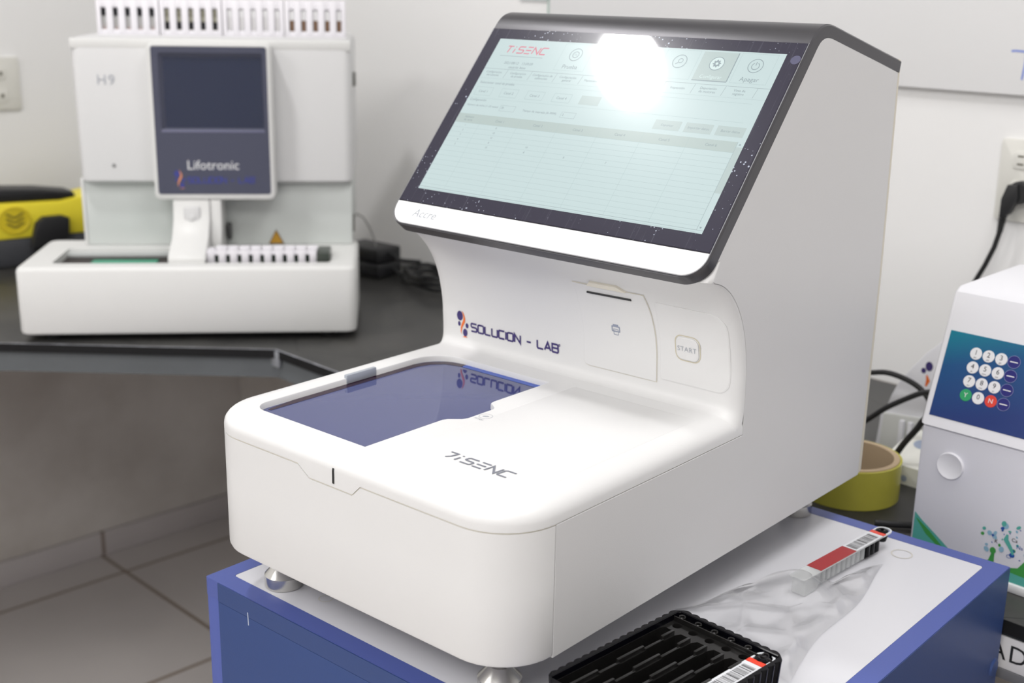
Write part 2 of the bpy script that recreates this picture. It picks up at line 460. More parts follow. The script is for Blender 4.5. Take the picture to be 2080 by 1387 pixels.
# ------------------------------------------------------------------ corner worktop
def slate_mat():
    m = bpy.data.materials.new('black_slate_top'); m.use_nodes = True; nt = m.node_tree; b = nt.nodes['Principled BSDF']
    tc = nt.nodes.new('ShaderNodeTexCoord')
    n = nt.nodes.new('ShaderNodeTexNoise'); n.inputs['Scale'].default_value = 7; n.inputs['Detail'].default_value = 7; n.inputs['Roughness'].default_value = .62
    nt.links.new(tc.outputs['Object'], n.inputs['Vector'])
    r = nt.nodes.new('ShaderNodeValToRGB'); r.color_ramp.elements[0].position = .35; r.color_ramp.elements[0].color = (0.026, 0.026, 0.026, 1)
    r.color_ramp.elements[1].position = .75; r.color_ramp.elements[1].color = (0.066, 0.064, 0.060, 1)
    nt.links.new(n.outputs['Fac'], r.inputs['Fac'])
    v = nt.nodes.new('ShaderNodeTexVoronoi'); v.feature = 'DISTANCE_TO_EDGE'; v.inputs['Scale'].default_value = 2.6
    nt.links.new(tc.outputs['Object'], v.inputs['Vector'])
    lt = nt.nodes.new('ShaderNodeMath'); lt.operation = 'LESS_THAN'; lt.inputs[1].default_value = .0025; nt.links.new(v.outputs['Distance'], lt.inputs[0])
    mx = nt.nodes.new('ShaderNodeMix'); mx.data_type = 'RGBA'; mx.inputs['B'].default_value = (0.020, 0.020, 0.020, 1)
    nt.links.new(lt.outputs[0], mx.inputs['Factor']); nt.links.new(r.outputs[0], mx.inputs['A']); nt.links.new(mx.outputs['Result'], b.inputs['Base Color'])
    rr = nt.nodes.new('ShaderNodeMapRange'); rr.inputs[3].default_value = .30; rr.inputs[4].default_value = .5; nt.links.new(n.outputs['Fac'], rr.inputs[0])
    nt.links.new(rr.outputs[0], b.inputs['Roughness'])
    bp = nt.nodes.new('ShaderNodeBump'); bp.inputs['Strength'].default_value = .25; bp.inputs['Distance'].default_value = .002
    nt.links.new(n.outputs['Fac'], bp.inputs['Height']); nt.links.new(bp.outputs[0], b.inputs['Normal'])
    return m


SLATE = slate_mat()
t = thing('worktop', 'black stone L-shaped worktop with a slanted inner corner along both walls', 'worktop', (0, 0, 0), RHO)
plan = [(-1.849, -1.6), (-1.25, -1.6), (-1.25, .1215), (-.763, .589), (1.9, .589), (1.9, 1.199), (-1.849, 1.199)]
G().prism(plan, 'z', ZC - .012, ZC, .003).build('stone_top', SLATE, t)
ins = .004
plan2 = [(-1.848, -1.6 + ins), (-1.25 - ins, -1.6 + ins), (-1.25 - ins, .1215 + ins), (-.763 - ins, .589 + ins * 1.2), (1.9 - ins, .589 + ins), (1.9 - ins, 1.198), (-1.848, 1.198)]
G().prism(plan2, 'z', ZC - .050, ZC - .0122).build('concrete_edge', mat('grey_concrete_edge', (0.115, 0.125, 0.132), 0.6, noise=.2, nscale=12), t)
DKE = mat('matte_black_edge', (.010, .010, .011), .6, spec=.25)
ep = [(-1.2492, -1.59), (-1.2492, .1212), (-.7627, .5881), (1.89, .5881)]
V, F = ribbon(ep, .0012)
g = G(); g.loft([[(*V[i], ZC - .0145), (*V[i], ZC - .0004), (*V[i + 1], ZC - .0004), (*V[i + 1], ZC - .0145)] for i in range(0, len(V), 2)], cap=True, smooth=False)
g.build('black_edge_strip', DKE, t)
# silver-worn front lip
V, F = ribbon([(-1.248, .1215), (-.7630, .5892)], .0026)
g = G(); g.add([(a, b, ZC + .0004) for a, b in V], F)
V, F = ribbon([(-.7630, .5892), (.35, .5892)], .0026)
g.add([(a, b, ZC + .0004) for a, b in V], F)
g.build('worn_lip', mat('worn_lip_grey', (0.40, 0.41, 0.45), 0.5, noise=.85, nscale=45), t)
G().box(-.775, -.752, .5865, .5925, ZC - .030, ZC - .001, .002).build('corner_joint', mat('joint_filler', (0.25, 0.26, 0.28), .6), t)
# supports below (behind the blue cabinet)
G().box(-.35, -.30, .70, 1.198, ZF, ZC - .0505).build('support_wall', mat('support_plaster', (0.5, 0.48, 0.46), .7, noise=.15), t)
G().box(1.85, 1.9 - ins, .64, 1.198, ZF, ZC - .0505).build('support_wall', mat('support_plaster', (0.5, 0.48, 0.46)), t)

# sign strip on the worktop's edge, right behind the cabinet
t = thing('drawer_sign', 'white sign strip with black capital letters on the worktop edge behind the blue cabinet', 'sign', RW(.30, .5935, ZC - .052), RHO)
G().box(0, .42, -.0035, -.0006, -.001, .0335, .0006).build('sign_plate', mat('sign_white', (0.78, 0.77, 0.78), .4), t)
G().box(0, .42, -.0045, -.0006, -.012, -.0012, .0006).build('grey_strip', mat('sign_grey', (0.16, 0.16, 0.17), .5), t)
g = G()
for ch, x_ in (('A', .1795), ('D', .2000)):
    put(g, text2d(ch, .0265), lambda a, b, x_=x_: (x_ + a, -.0038, .0165 + b), BLACKM)
g.build('lettering', BLACKM, t, recalc=False)

# ------------------------------------------------------------------ blue cabinet
CY = -0.0052
CB = (-0.01588, 0.00707)
CW, CD = .5419, .5344
t = thing('cabinet', 'blue laminate cabinet with white inset top carrying the large analyser', 'cabinet', (CB[0], CB[1], ZF), CY)
Hc = -ZF
CT = t
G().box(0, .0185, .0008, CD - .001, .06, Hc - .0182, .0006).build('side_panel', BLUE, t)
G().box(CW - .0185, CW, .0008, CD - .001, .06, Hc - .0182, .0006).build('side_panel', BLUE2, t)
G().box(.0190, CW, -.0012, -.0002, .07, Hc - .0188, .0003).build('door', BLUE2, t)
G().box(.019, CW - .019, CD - .02, CD - .002, .06, Hc - .0186).build('back_panel', BLUE, t)
G().box(.019, CW - .019, .03, CD - .021, .06, .078).build('bottom_panel', BLUE, t)
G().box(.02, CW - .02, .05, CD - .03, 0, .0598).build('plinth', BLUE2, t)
outer = rrect(0, CW, 0, CD, .0008, 1); inner = rrect(.0175, CW - .0190, .0185, CD - .0165, .003, 3)
g = G(); V, F = fill([[(a, b, Hc) for a, b in outer], [(a, b, Hc) for a, b in inner]]); g.add(V, F)
g.loft([[(a, b, Hc) for a, b in outer], [(a, b, Hc - .018) for a, b in outer]], cap=False, smooth=False)
g.loft([[(a, b, Hc) for a, b in inner], [(a, b, Hc - .0012) for a, b in inner]], cap=False, smooth=False)
V, F = fill([[(a, b, Hc - .018) for a, b in outer]]); g.add(V, F)
g.build('top_board', BLUE, t)
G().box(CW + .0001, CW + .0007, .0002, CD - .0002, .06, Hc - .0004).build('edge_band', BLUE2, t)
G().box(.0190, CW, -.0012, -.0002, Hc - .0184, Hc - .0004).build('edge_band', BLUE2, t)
inn2 = rrect(.0178, CW - .0193, .0188, CD - .0168, .003, 3)
G().prism(inn2, 'z', Hc - .0012, Hc - .0002).build('white_top_inset', WLAM, t)
V, F = ribbon([(.0632, Hc - .0135), (.0636, Hc - .0262)], .0011)
G().add([(a, -.0014, b) for a, b in V], F).build('scratch_mark', mat('pale_scratch', (.55, .6, .7), .6), t, recalc=False)
rg = mat('clear_ring', (.62, .60, .55), .3)
for (x_, y_, r0) in ((.098 - CB[0], .0535 - CB[1], .0065), (.437 - CB[0], .497 - CB[1], .0105)):
    V, F = frame2d(circ(x_, y_, r0), circ(x_, y_, r0 * .86)); G().add([(a, b, Hc + .0001) for a, b in V], F).build('glue_ring', rg, t, recalc=False)
G().lathe([(0, 0), (.010, 0), (.010, -.004), (.0085, -.006), (0, -.006)], c=(CW, .524, Hc - .101), axis='x', n=24).build('screw_cap', BLUE, t) if False else \
    G().lathe([(.010, 0), (.010, .004), (.008, .006)], c=(CW - .0034, .523, Hc - .103), axis='x', n=24).build('round_cap', BLUE2, t)

# ------------------------------------------------------------------ the large analyser
W = .36
AN = thing('analyser', 'large white laboratory analyser with slanted touch screen standing on the blue cabinet', 'analyser', (0, 0, 0))
ZB, ZS, ZL = .0442, .1528, .172
RC = .0495


def plan_loop(inset, yb, n=10, extra=(.2048, .1956, .1445, .1305), close_back=False):
    """front-rounded plan outline from right back corner round the front to the left back corner"""
    r = max(RC - inset, .004); P = [(W - inset, yb)]
    P += [(W - inset, yb + (RC - yb) * k / 6) for k in range(1, 6)] if yb > RC + .01 else []
    cx = W - RC
    for k in range(n + 1):
        a = -.5 * pi * k / n; P.append((cx + r * cos(a), RC + r * sin(a)))
    for e in extra: P.append((e, inset))
    cx = RC
    for k in range(n + 1):
        a = -.5 * pi - .5 * pi * k / n; P.append((cx + r * cos(a), RC + r * sin(a)))
    P += [(inset, RC + (yb - RC) * k / 6) for k in range(1, 6)] if yb > RC + .01 else []
    P.append((inset, yb))
    return P


def seam_z(x, y, base):
    if y > .0012 or x < .13 or x > .205: return base
    return float(np.interp(x, [.1305, .1445, .1956, .2048], [base, base - .009, base - .009, base]))


# front shell (U-shaped skirt)
g = G(); yb = .0493; rings = []
for ins, z in ((.0035, ZB), (.0012, ZB + .0012), (0, ZB + .004), (0, ZB + .06), (0, None), (.0015, None), (.004, None)):
    rings.append([(a, b + (0 if b < yb - 1e-6 else 0), z if z else seam_z(a, b if ins == 0 else b - ins, ZS - .0006)) for a, b in plan_loop(ins, yb)])
g.loft(rings, cap=False, closed=True)
V, F = fill([[(p[0], p[1], ZB) for p in rings[0]]]); g.add(V, F)
g.build('front_shell', WHITE, AN, sharp=.5)

# lid
g = G(); yb = .309; Rl, Hl = .020, .0135
rings = [[(a, b, seam_z(a, b, ZS + .0006)) for a, b in plan_loop(0, yb)]]
rings.insert(0, [(a, b, seam_z(a, b - .004, ZS + .0006)) for a, b in plan_loop(.004, yb)])
rings.append([(a, b, ZL - Hl) for a, b in plan_loop(0, yb)])
for k in range(1, 9):
    th = .5 * pi * k / 8; rings.append([(a, b, ZL - Hl + Hl * sin(th)) for a, b in plan_loop(Rl * (1 - cos(th)), yb)])
g.loft(rings, cap=False, closed=False)
top = rings[-1]
notch = [(.1800, .0295)]
hole = []
x0, x1, y0, y1 = .0345, .1795, .0290, .2620
for (cx, cy, a0, r, n) in ((x0 + .017, y0 + .017, pi, .017, 8), ):
    for k in range(n + 1):
        a = a0 + .5 * pi * k / n; hole.append((cx + r * cos(a), cy + r * sin(a)))
hole += [(x1, y0), (x1, .1180), (.1815, .1225), (.1905, .1310), (.1925, .1365), (.1925, .1690), (.1905, .1725), (.1800, .1800), (.1790, .1850), (x1, y1)]
for k in range(11):
    a = .5 * pi + .5 * pi * k / 10; r = .034; hole.append((x0 + .012 + r + (r) * cos(a) - .012, y1 - r + r * sin(a)))
V, F = fill([top, [(a, b, ZL) for a, b in hole]]); g.add(V, F)
# softened rim + wall of the window
hc = Vector((.11, .145))


def outset(pl, d):
    n = len(pl); o = []
    for i in range(n):
        a, b, c = Vector(pl[i - 1]), Vector(pl[i]), Vector(pl[(i + 1) % n])
        d1 = (b - a).normalized(); d2 = (c - b).normalized(); nn = Vector((d1.y + d2.y, -d1.x - d2.x)).normalized()
        o.append((b - nn * d)[:])
    return o


g.loft([[(a, b, ZL) for a, b in hole], [(a, b, ZL - .0012) for a, b in outset(hole, .0006)], [(a, b, ZL - .0075) for a, b in outset(hole, .0008)]], cap=False)
LID = g.build('lid', WHITE, AN, sharp=.45)
# glass window plate under the lid, with edge refraction painted as coloured strips
gl = G().box(.0300, .2000, .0240, .2680, ZL - .0085, ZL - .0055, 0).build('glass_window', GLASS, LID)
V, F = ribbon([(.074, .2580), (.1795, .2580)], .0085)
G().add([(a, b, ZL - .0053) for a, b in V], F).build('blue_edge_refraction', mat('blue_refraction', (.005, .07, .48), .2), LID, recalc=False)
V, F = ribbon([(.0410, .043), (.0388, .080), (.0388, .224), (.0435, .240), (.055, .2528), (.074, .2580)], [.004, .0085, .0085, .0085, .0085, .0085])
G().add([(a, b, ZL - .0053) for a, b in V], F).build('maroon_edge_refraction', mat('maroon_refraction', (.022, .004, .02), .25), LID, recalc=False)
# catch block on the left rim
G().box(.0318, .0362, .1385, .1760, ZL - .0052, ZL + .0034, .0008, seg=2).build('catch', mat('silver_catch', (.42, .45, .50), .35, metal=.2), LID)
# sliding cover: thin raised sheet with its own outline
cv = rrect(.2045, .338, .0275, .268, (.004, .02, .004, .004), 5)
G().prism(cv, 'z', ZL - .001, ZL + .00012, .0001).build('sliding_cover', WHITE, LID)
# status light slot in the tab
g = G()
pr = [(-.00035, .1475), (-.00035, .1585), (.0003, .1605), (.0012, .1622), (.0028, .1640)]
V = []; F = []
for y_, z_ in pr: V += [(.1728, y_, z_), (.1752, y_, z_)]
F = [(2 * i, 2 * i + 1, 2 * i + 3, 2 * i + 2) for i in range(len(pr) - 1)]
g.add(V, F, BLACKM); g.build('status_light', BLACKM, LID, recalc=False)
# printed words
g = G()
GLY['t'] = [[(0, 1), (.8, 1), (.72, .35), (.45, 0)]]
put(g, strokes('tiSENC', .0680, .0110, .0019, gap=.30, shear=.10), lambda a, b: (.2370 + a, .0570 + b, ZL + .0005), GREYTXT)
g.build('lettering', GREYTXT, LID, recalc=False)
g = G()
put(g, frame2d(circ(.2005, .1500, .0062), circ(.2005, .1500, .0058)), lambda a, b: (a, b, ZL + .0002), LGREYTXT)
put(g, ell(.2005, .1500, .0030, .0016, .6), lambda a, b: (a, b, ZL + .0002), LGREYTXT)
put(g, text2d('SCAN', .0040), lambda a, b: (.2005 + a, .1408 + b, ZL + .0002), LGREYTXT)
g.build('scan_symbol', LGREYTXT, LID, recalc=False)

g = G()
g.loft([[(a, b, seam_z(a, b - .0010, ZS) + dz) for a, b in plan_loop(.0010, .309)] for dz in (-.0016, .0016)], cap=False, closed=False)
g.build('seam_gasket', CREAM, AN)

# concave front wall ------------------------------------------------
ctl = [(.172, .2880), (.1735, .2925), (.1775, .2960), (.184, .2970), (.200, .2964), (.215, .2955), (.235, .2916), (.250, .2868), (.262, .2812), (.275, .2725), (.286, .2620), (.293, .2530), (.2972, .2445), (.2990, .2380)]
# (z, y)


def cr_spline(P, n=5):
    out = []
    for i in range(len(P) - 1):
        p0, p1, p2, p3 = P[max(i - 1, 0)], P[i], P[i + 1], P[min(i + 2, len(P) - 1)]
        for k in range(n):
            t_ = k / n
            out.append(tuple(.5 * (2 * p1[j] + (p2[j] - p0[j]) * t_ + (2 * p0[j] - 5 * p1[j] + 4 * p2[j] - p3[j]) * t_ ** 2 + (3 * p1[j] - p0[j] - 3 * p2[j] + p3[j]) * t_ ** 3) for j in (0, 1)))
    out.append(P[-1]); return out


PROF = cr_spline(ctl, 5)
PZ = [p[0] for p in PROF]; PY = [p[1] for p in PROF]
PROF = PROF + [(.3171 + .7616 * s_, .2500 + .648 * s_) for s_ in (-.0215, -.016, -.011, -.006, -.002, .0)]


def efac(z):
    return float(np.interp(z, [.286, .300, .3171], [1, .80, .28]))


RE = .0118


def edge_off(x):
    d = min(x, W - x); R = .017
    if d >= R: return 0
    return RE * (1 - sqrt(max(0, 1 - ((R - d) / R) ** 2)))


def wallp(x, z, off=.0003):
    y = float(np.interp(z, PZ, PY)) + edge_off(x)
    e = 1e-3; dy = (float(np.interp(z + e, PZ, PY)) - float(np.interp(z - e, PZ, PY))) / (2 * e)
    l = sqrt(1 + dy * dy)
    return (x, y - off / l, z + off * dy / l)


xs = [W * .5 - W * .5 * c for c in [1]]
xs = [0] + [.017 * (1 - cos(.5 * pi * k / 10)) for k in range(1, 10)] + [.017 + (W - .034) * k / 24 for k in range(25)]
xs = sorted(set([round(x, 6) for x in xs] + [round(W - .017 * (1 - cos(.5 * pi * k / 10)), 6) for k in range(0, 10)]))
g = G()


def foot_z(x, z):
    d = min(x, W - x)
    if d >= Rl or z > .190: return z
    drop = Hl * (1 - sqrt(max(0, 1 - ((Rl - d) / Rl) ** 2)))
    return z - drop * (.190 - z) / (.190 - .172)


g.loft([[(x, y + edge_off(x) * efac(z), foot_z(x, z)) for x in xs] for z, y in PROF], cap=False, closed=False)
FW = g.build('front_wall', WHITE, AN, sharp=1.2)

# side panels ----------------------------------------------------------
SN = Vector((.137, .161)).normalized()                    # screen direction in (y, z)
PN = Vector((-SN.y, SN.x))                                # outward normal of the screen plane in (y, z)
S0 = Vector((.241, .3246))


def sp(s, d=0.0):                                         # point on the screen plane -> (y, z)
    q = S0 + SN * s + PN * d
    return (q.x, q.y)


# rear frame strip and inner body
rear = [(.5545, ZB), (.5612, ZB + .002), (.5640, .2547), (.5600, .4660), (.5552, .4668), (.5592, .2547)]
G().prism(rear, 'x', .0006, W - .0006, .0006, seg=1).build('rear_cover', CREAM, AN)
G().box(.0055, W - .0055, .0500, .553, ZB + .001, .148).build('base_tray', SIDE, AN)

# hood: roof, rounded top and plate behind the screen in one shell --------
TH = .0116
RCN = .0225
FS = [-.0255 + RCN * (1 - cos(.5 * pi * k / 12)) for k in range(13)] + [0, .03, .08, .14, .2113]
NF = len(FS); K0 = 13
path = [sp(s) for s in FS]
arc = cr_spline([(.3780, .4857), (.3826, .4908), (.3885, .4958), (.3958, .4993), (.4045, .5010), (.4140, .5005), (.4240, .4984)], 4)[1:]
path += arc + [(.47, .4872), (.52, .4750), (.5600, .4654)]
nP = len(path); inn = []
for i in range(nP):
    a = Vector(path[max(i - 1, 0)]); c = Vector(path[min(i + 1, nP - 1)]); d = (c - a).normalized(); nn = Vector((d.y, -d.x))
    inn.append((Vector(path[i]) + nn * TH)[:])


def half(i):
    s = FS[i] if i < NF else 1
    d = s + .0255
    if d >= RCN: return 0.0
    return RCN - sqrt(max(0, RCN ** 2 - (RCN - d) ** 2))


g = G(); rings = []
for i in range(nP):
    h = half(i); b_ = .0014; o_, n_ = Vector(path[i]), Vector(inn[i]); k_ = (n_ - o_).normalized() * b_
    h2 = min(h + b_, W / 2)
    rings.append([(h2, *o_), (W - h2, *o_), (W - h, *(o_ + k_)), (W - h, *n_), (h, *n_), (h, *(o_ + k_))])
g.loft(rings, cap=True)
HOOD = g.build('hood', GUN, AN, sharp=.75)


fr = [(y + RE * efac(z) + .0006, z) for z, y in PROF if .1775 <= z]
side = [(.0505, ZB), (.5535, ZB - .0004), (.5585, .2547), (.5548, .4545)]
side += [(Vector(inn[i]) + (Vector(path[i]) - Vector(inn[i])) * .02)[:] for i in range(nP - 2, K0 - 1, -1)]
side += fr[::-1]
side += [(.3095, .170), (.3095, ZS - .0002), (.0505, ZS - .0002)]
for x0_, x1_ in ((0, .005), (W - .005, W)):
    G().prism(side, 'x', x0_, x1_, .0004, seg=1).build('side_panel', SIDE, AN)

def SCR(x, s, d=.0):
    y, z = sp(s, d); return (x, y, z)



def scr_poly(poly, d0, d1, bev=0.0, material=None):
    """polygon in (x, s) given thickness along the screen normal"""
    g_ = G(); g_.prism(poly, 'z', d0, d1, bev, material, 1)
    g_.v = [SCR(a, b, c) for a, b, c in g_.v]
    return g_


scr_poly([(.0022, .0004), (W - .0022, .0004), (W - .0022, .2108), (.0022, .2108)], -.001, .0010, .0005).build('touch_screen', BEZEL, AN)
ch = [(.0022, -.0003), (.0022, -.004)] + [(.0022 + .0195 * (1 - cos(.5 * pi * k / 9)), -.004 - .0195 * sin(.5 * pi * k / 9)) for k in range(1, 10)]
ch += [(W - a, b) for a, b in ch[::-1]]
tl = [(.0016, .2110)] + [(.0016 + a - .0022, b - (.0004 if b < -.005 else 0)) for a, b in ch[1:11]] + [(W - .0016 - a + .0022, b - (.0004 if b < -.005 else 0)) for a, b in ch[1:11][::-1]] + [(W - .0016, .2110)]
V, F = ribbon(tl, .0007)
G().add([SCR(a, b, .0007) for a, b in V], F).build('edge_trim', mat('silver_trim', (.22, .22, .235), .45, metal=.5), AN, recalc=False)
CHIN = scr_poly(ch, -.001, .0008, .0004).build('chin_strip', STRIP, AN)
g = G(); put(g, text2d('Accre', .0125, 'LEFT', 1.0, .25), lambda a, b: SCR(.0290 + a, -.0112 + b, .0010), LGREYTXT)
g.build('lettering', mat('warm_grey_print', (.17, .15, .14), .9, spec=.05), CHIN, recalc=False)
g = G().lathe([(0.0001, .0001), (.0046, .0004)], n=24); g.v = [SCR(.3535 + a, .1925 + b, .0011 + c * .3) for a, b, c in g.v]
g.build('camera_lens', mat('lens_glass', (.10, .10, .16), .15), AN)

# LCD with its picture -------------------------------------------------
LX0, LX1, LS0, LS1 = .0188, .3433, .0158, .1980
g = G()
Ld = [0.00115]


def lq(x0_, x1_, s0_, s1_, material, lift=0.0):
    g.add([SCR(x0_, s0_, Ld[0] + lift), SCR(x1_, s0_, Ld[0] + lift), SCR(x1_, s1_, Ld[0] + lift), SCR(x0_, s1_, Ld[0] + lift)], [(0, 1, 2, 3)], material)


def lt(s_, x_, sy, size, material=LCDTXT, align='CENTER', shear=0.0):
    put(g, text2d(s_, size, align, 1.0, shear), lambda a, b: SCR(x_ + a, sy + b, Ld[0] + .00012), material)


def lrect(x0_, x1_, s0_, s1_, t_=.0003, material=LCDLINE):
    for q in ((x0_, x1_, s0_, s0_ + t_), (x0_, x1_, s1_ - t_, s1_), (x0_, x0_ + t_, s0_, s1_), (x1_ - t_, x1_, s0_, s1_)): lq(*q, material, .0001)


lq(LX0, LX1, LS0, LS1, LCDBG)
put(g, strokes('TiSENC', .0520, .0078, .0013, gap=.32, shear=.2), lambda a, b: SCR(.0335 + a, .1815 + b, Ld[0] + .0001), LCDRED)
lq(.030, .085, .1772, .1776, LCDTXT, .0001)
lt('2021/08/12   13:09:09', .0590, .1690, .0042); lt('usuario: base', .0600, .1641, .0042)
for cx, nm in ((.1232, 'Prueba'), (.2414, ''), (.2803, 'Configurar'), (.3190, 'Apagar')):
    if nm == 'Configurar': lq(cx - .0178, cx + .0178, .1650, .1962, LCDBTN, .00005); lq(cx + .0172, cx + .0182, .1655, .1962, LCDTXT, .00008); lq(cx - .0178, cx + .0178, .1645, .1655, LCDTXT, .00008)
    else: lrect(cx - .0178, cx + .0178, .1648, .1965, .0002)
    put(g, frame2d(circ(cx, .1838, .0074, 32), circ(cx, .1838, .0067, 32)), lambda a, b: SCR(a, b, Ld[0] + .0002), LCDTXT)
    if nm == 'Configurar': put(g, ell(cx, .1838, .0067, .0067), lambda a, b: SCR(a, b, Ld[0] + .00012), LCDWHT)
    if nm: lt(nm, cx, .1692, .0066 if nm != 'Configurar' else .0052, LCDTXT if nm != 'Configurar' else LCDWHT)
# power, gear, magnifier and test symbols
pw = [(.3190 + .0036 * sin(t_), .1835 + .0036 * cos(t_)) for t_ in [radians(28 + 304 * k / 20) for k in range(21)]]
put(g, ribbon(pw, .0007), lambda a, b: SCR(a, b, Ld[0] + .0002), LCDTXT); lq(.31865, .31935, .1843, .1880, LCDTXT, .0002)
gr = []
for k in range(32):
    a = 2 * pi * k / 32; rr_ = .0042 if k % 4 in (0, 1) else .0031; gr.append((.2803 + rr_ * cos(a), .1838 + rr_ * sin(a)))
put(g, frame2d(gr, [(.2803 + .0014 * cos(2 * pi * k / 32), .1838 + .0014 * sin(2 * pi * k / 32)) for k in range(32)]), lambda a, b: SCR(a, b, Ld[0] + .0002), LCDTXT)
put(g, frame2d(circ(.2422, .1846, .0026), circ(.2422, .1846, .0020)), lambda a, b: SCR(a, b, Ld[0] + .0002), LCDTXT)
put(g, ribbon([(.2404, .1826), (.2380, .1806)], .0008), lambda a, b: SCR(a, b, Ld[0] + .0002), LCDTXT)
put(g, frame2d(circ(.1232, .1838, .0038), circ(.1232, .1838, .0031)), lambda a, b: SCR(a, b, Ld[0] + .0002), LCDTXT)
lt('Ca', .1232, .1838, .0030)
lq(LX0, LX1, .1610, .1613, LCDTXT, .0001)
tabs = ['Configuración\ndel sistema', 'Configuración\nde prueba', 'Configuración de\ncalibración', 'Configuración\ngeneral', 'Mantenimiento', 'Usuarios', 'Datos', 'Inspección', 'Depuración\nde motores', 'Vista de\nregistro']
for k, nm in enumerate(tabs):
    x_ = LX0 + .0155 + k * .0312
    lt(nm, x_, .1553, .0036); put(g, ribbon([(x_ + .0150, .1505), (x_ + .0165, .1608)], .0003), lambda a, b: SCR(a, b, Ld[0] + .0001), LCDTXT)
lq(LX0, LX1, .1492, .1494, LCDLINE, .0001)
lt('Seleccionar canal de prueba', .0235, .1440, .0040, align='LEFT'); lq(.056, .333, .1446, .1448, LCDLINE, .0001)
for k in range(4):
    x_ = .0235 + k * .0330; lrect(x_, x_ + .0215, .1285, .1385); lt('Canal %d' % (k + 1), x_ + .0105, .1333, .0040)
lq(.1550, .1780, .1285, .1385, LCDBTN, .0001)
lq(.020, .333, .1252, .1254, LCDLINE, .0001)
lt('Configuración', .0225, .1230, .0038, align='LEFT')
lt('Número de ciclos (1~20 veces)',   .0225, .1165, .0032, align='LEFT'); lrect(.0660, .0850, .1125, .1192, .0002, LCDTXT); lt('20', .0690, .1162, .0036)
lt('Tiempo de intervalo (0~9999)', .0950, .1155, .0034, align='LEFT'); lrect(.1420, .1590, .1120, .1185, .0002, LCDTXT); lt('2', .1445, .1152, .0036)
for x_, nm in ((.2610, 'Exportar'), (.2932, 'Importar datos'), (.3248, 'Borrar datos')):
    lq(x_ - .0138, x_ + .0138, .1105, .1205, LCDBTN, .0001); lt(nm, x_, .1155, .0036)
# table
lq(LX0, .3365, .0952, .1060, LCDHDR, .00005)
cols_ = [.0188, .0512, .0945, .1375, .1805, .2235, .2665, .3000, .3365]
lt('Número\nde serie', .0345, .1005, .0034)
cw_ = (.3365 - .0512) / 6
for k in range(6): lt('Canal %d' % (k + 1), .0512 + cw_ * (k + .5), .1005, .0038)
for k in range(7): lq(.0512 + cw_ * k - .0001, .0512 + cw_ * k + .0001, LS0 + .003, .1060, LCDLINE, .00008)
for k in range(15): lq(LX0, .3365, .0952 - .0056 * k - .00011, .0952 - .0056 * k + .00011, LCDLINE, .00008)
for k in range(5): lt(str(k + 1), .0345, .0924 - .0056 * k, .0030)
for k, nm in enumerate(('8', '10', '10', '8', '10')): lt(nm, .0512 + cw_ * .5, .0924 - .0056 * k, .0030)
for k, nm in ((3, '10'), (4, '8')): lt(nm, .0512 + cw_ * 1.5, .0924 - .0056 * k, .0030)
lt('8', .0512 + cw_ * 2.5, .0924 - .0056 * 4, .0030); lt('7', .0512 + cw_ * 3.5, .0924 - .0056 * 4, .0030)
lq(.3367, .3367 + .0002, LS0 + .003, .1060, LCDTXT, .0001); lq(.3369, LX1, .0550, .1010, LCDBTN, .0001)
g.add([SCR(.3383, .1028, Ld[0] + .0002), SCR(.3407, .1028, Ld[0] + .0002), SCR(.3395, .1046, Ld[0] + .0002)], [(0, 1, 2)], LCDTXT)
g.add([SCR(.3383, .0220, Ld[0] + .0002), SCR(.3407, .0220, Ld[0] + .0002), SCR(.3395, .0202, Ld[0] + .0002)], [(0, 1, 2)], LCDTXT)
lq(LX0, LX1, LS0 + .0028, LS0 + .0031, LCDTXT, .0001)
g.build('lcd_display', LCDBG, AN, recalc=False)

# front wall details ---------------------------------------------------------


def wall_plate(poly, lift, material, name, bev_w=.0008, base=-.0006):
    """raised plate that follows the concave wall; poly in (x, z)"""
    n = len(poly); c = Vector((sum(p[0] for p in poly) / n, sum(p[1] for p in poly) / n))
    xs_ = [p[0] for p in poly]; zs_ = [p[1] for p in poly]
    # refine outline so it bends with the wall
    R = []
    for i in range(n):
        a, b = Vector(poly[i]), Vector(poly[(i + 1) % n]); m_ = max(1, int((b - a).length / .004))
        R += [(a.lerp(b, k / m_))[:] for k in range(m_)]
    inn_ = outset(R, -bev_w) if False else [((Vector(q) - c) * (1 - bev_w / max(.006, (Vector(q) - c).length)) + c)[:] for q in R]
    g_ = G(); g_.loft([[wallp(a, b, base) for a, b in R], [wallp(a, b, lift - .0002) for a, b in R], [wallp(a, b, lift) for a, b in inn_]], cap=False)
    # cap as horizontal strips
    zz = sorted({round(b, 4) for a, b in inn_})
    V_, F_ = fill([[(a, b, 0) for a, b in inn_]])
    bm = bmesh.new(); vv = [bm.verts.new(p) for p in V_]
    for f in F_:
        try: bm.faces.new([vv[i] for i in f])
        except Exception: pass
    z_lo, z_hi = min(zs_), max(zs_); k = int((z_hi - z_lo) / .005)
    for j in range(1, k):
        bmesh.ops.bisect_plane(bm, geom=bm.verts[:] + bm.edges[:] + bm.faces[:], plane_co=(0, z_lo + (z_hi - z_lo) * j / k, 0), plane_no=(0, 1, 0))
    bm.verts.index_update()
    g_.add([wallp(v.co.x, v.co.y, lift) for v in bm.verts], [[v.index for v in f.verts] for f in bm.faces], None, True); bm.free()
    return g_.build(name, material, FW, sharp=.6)


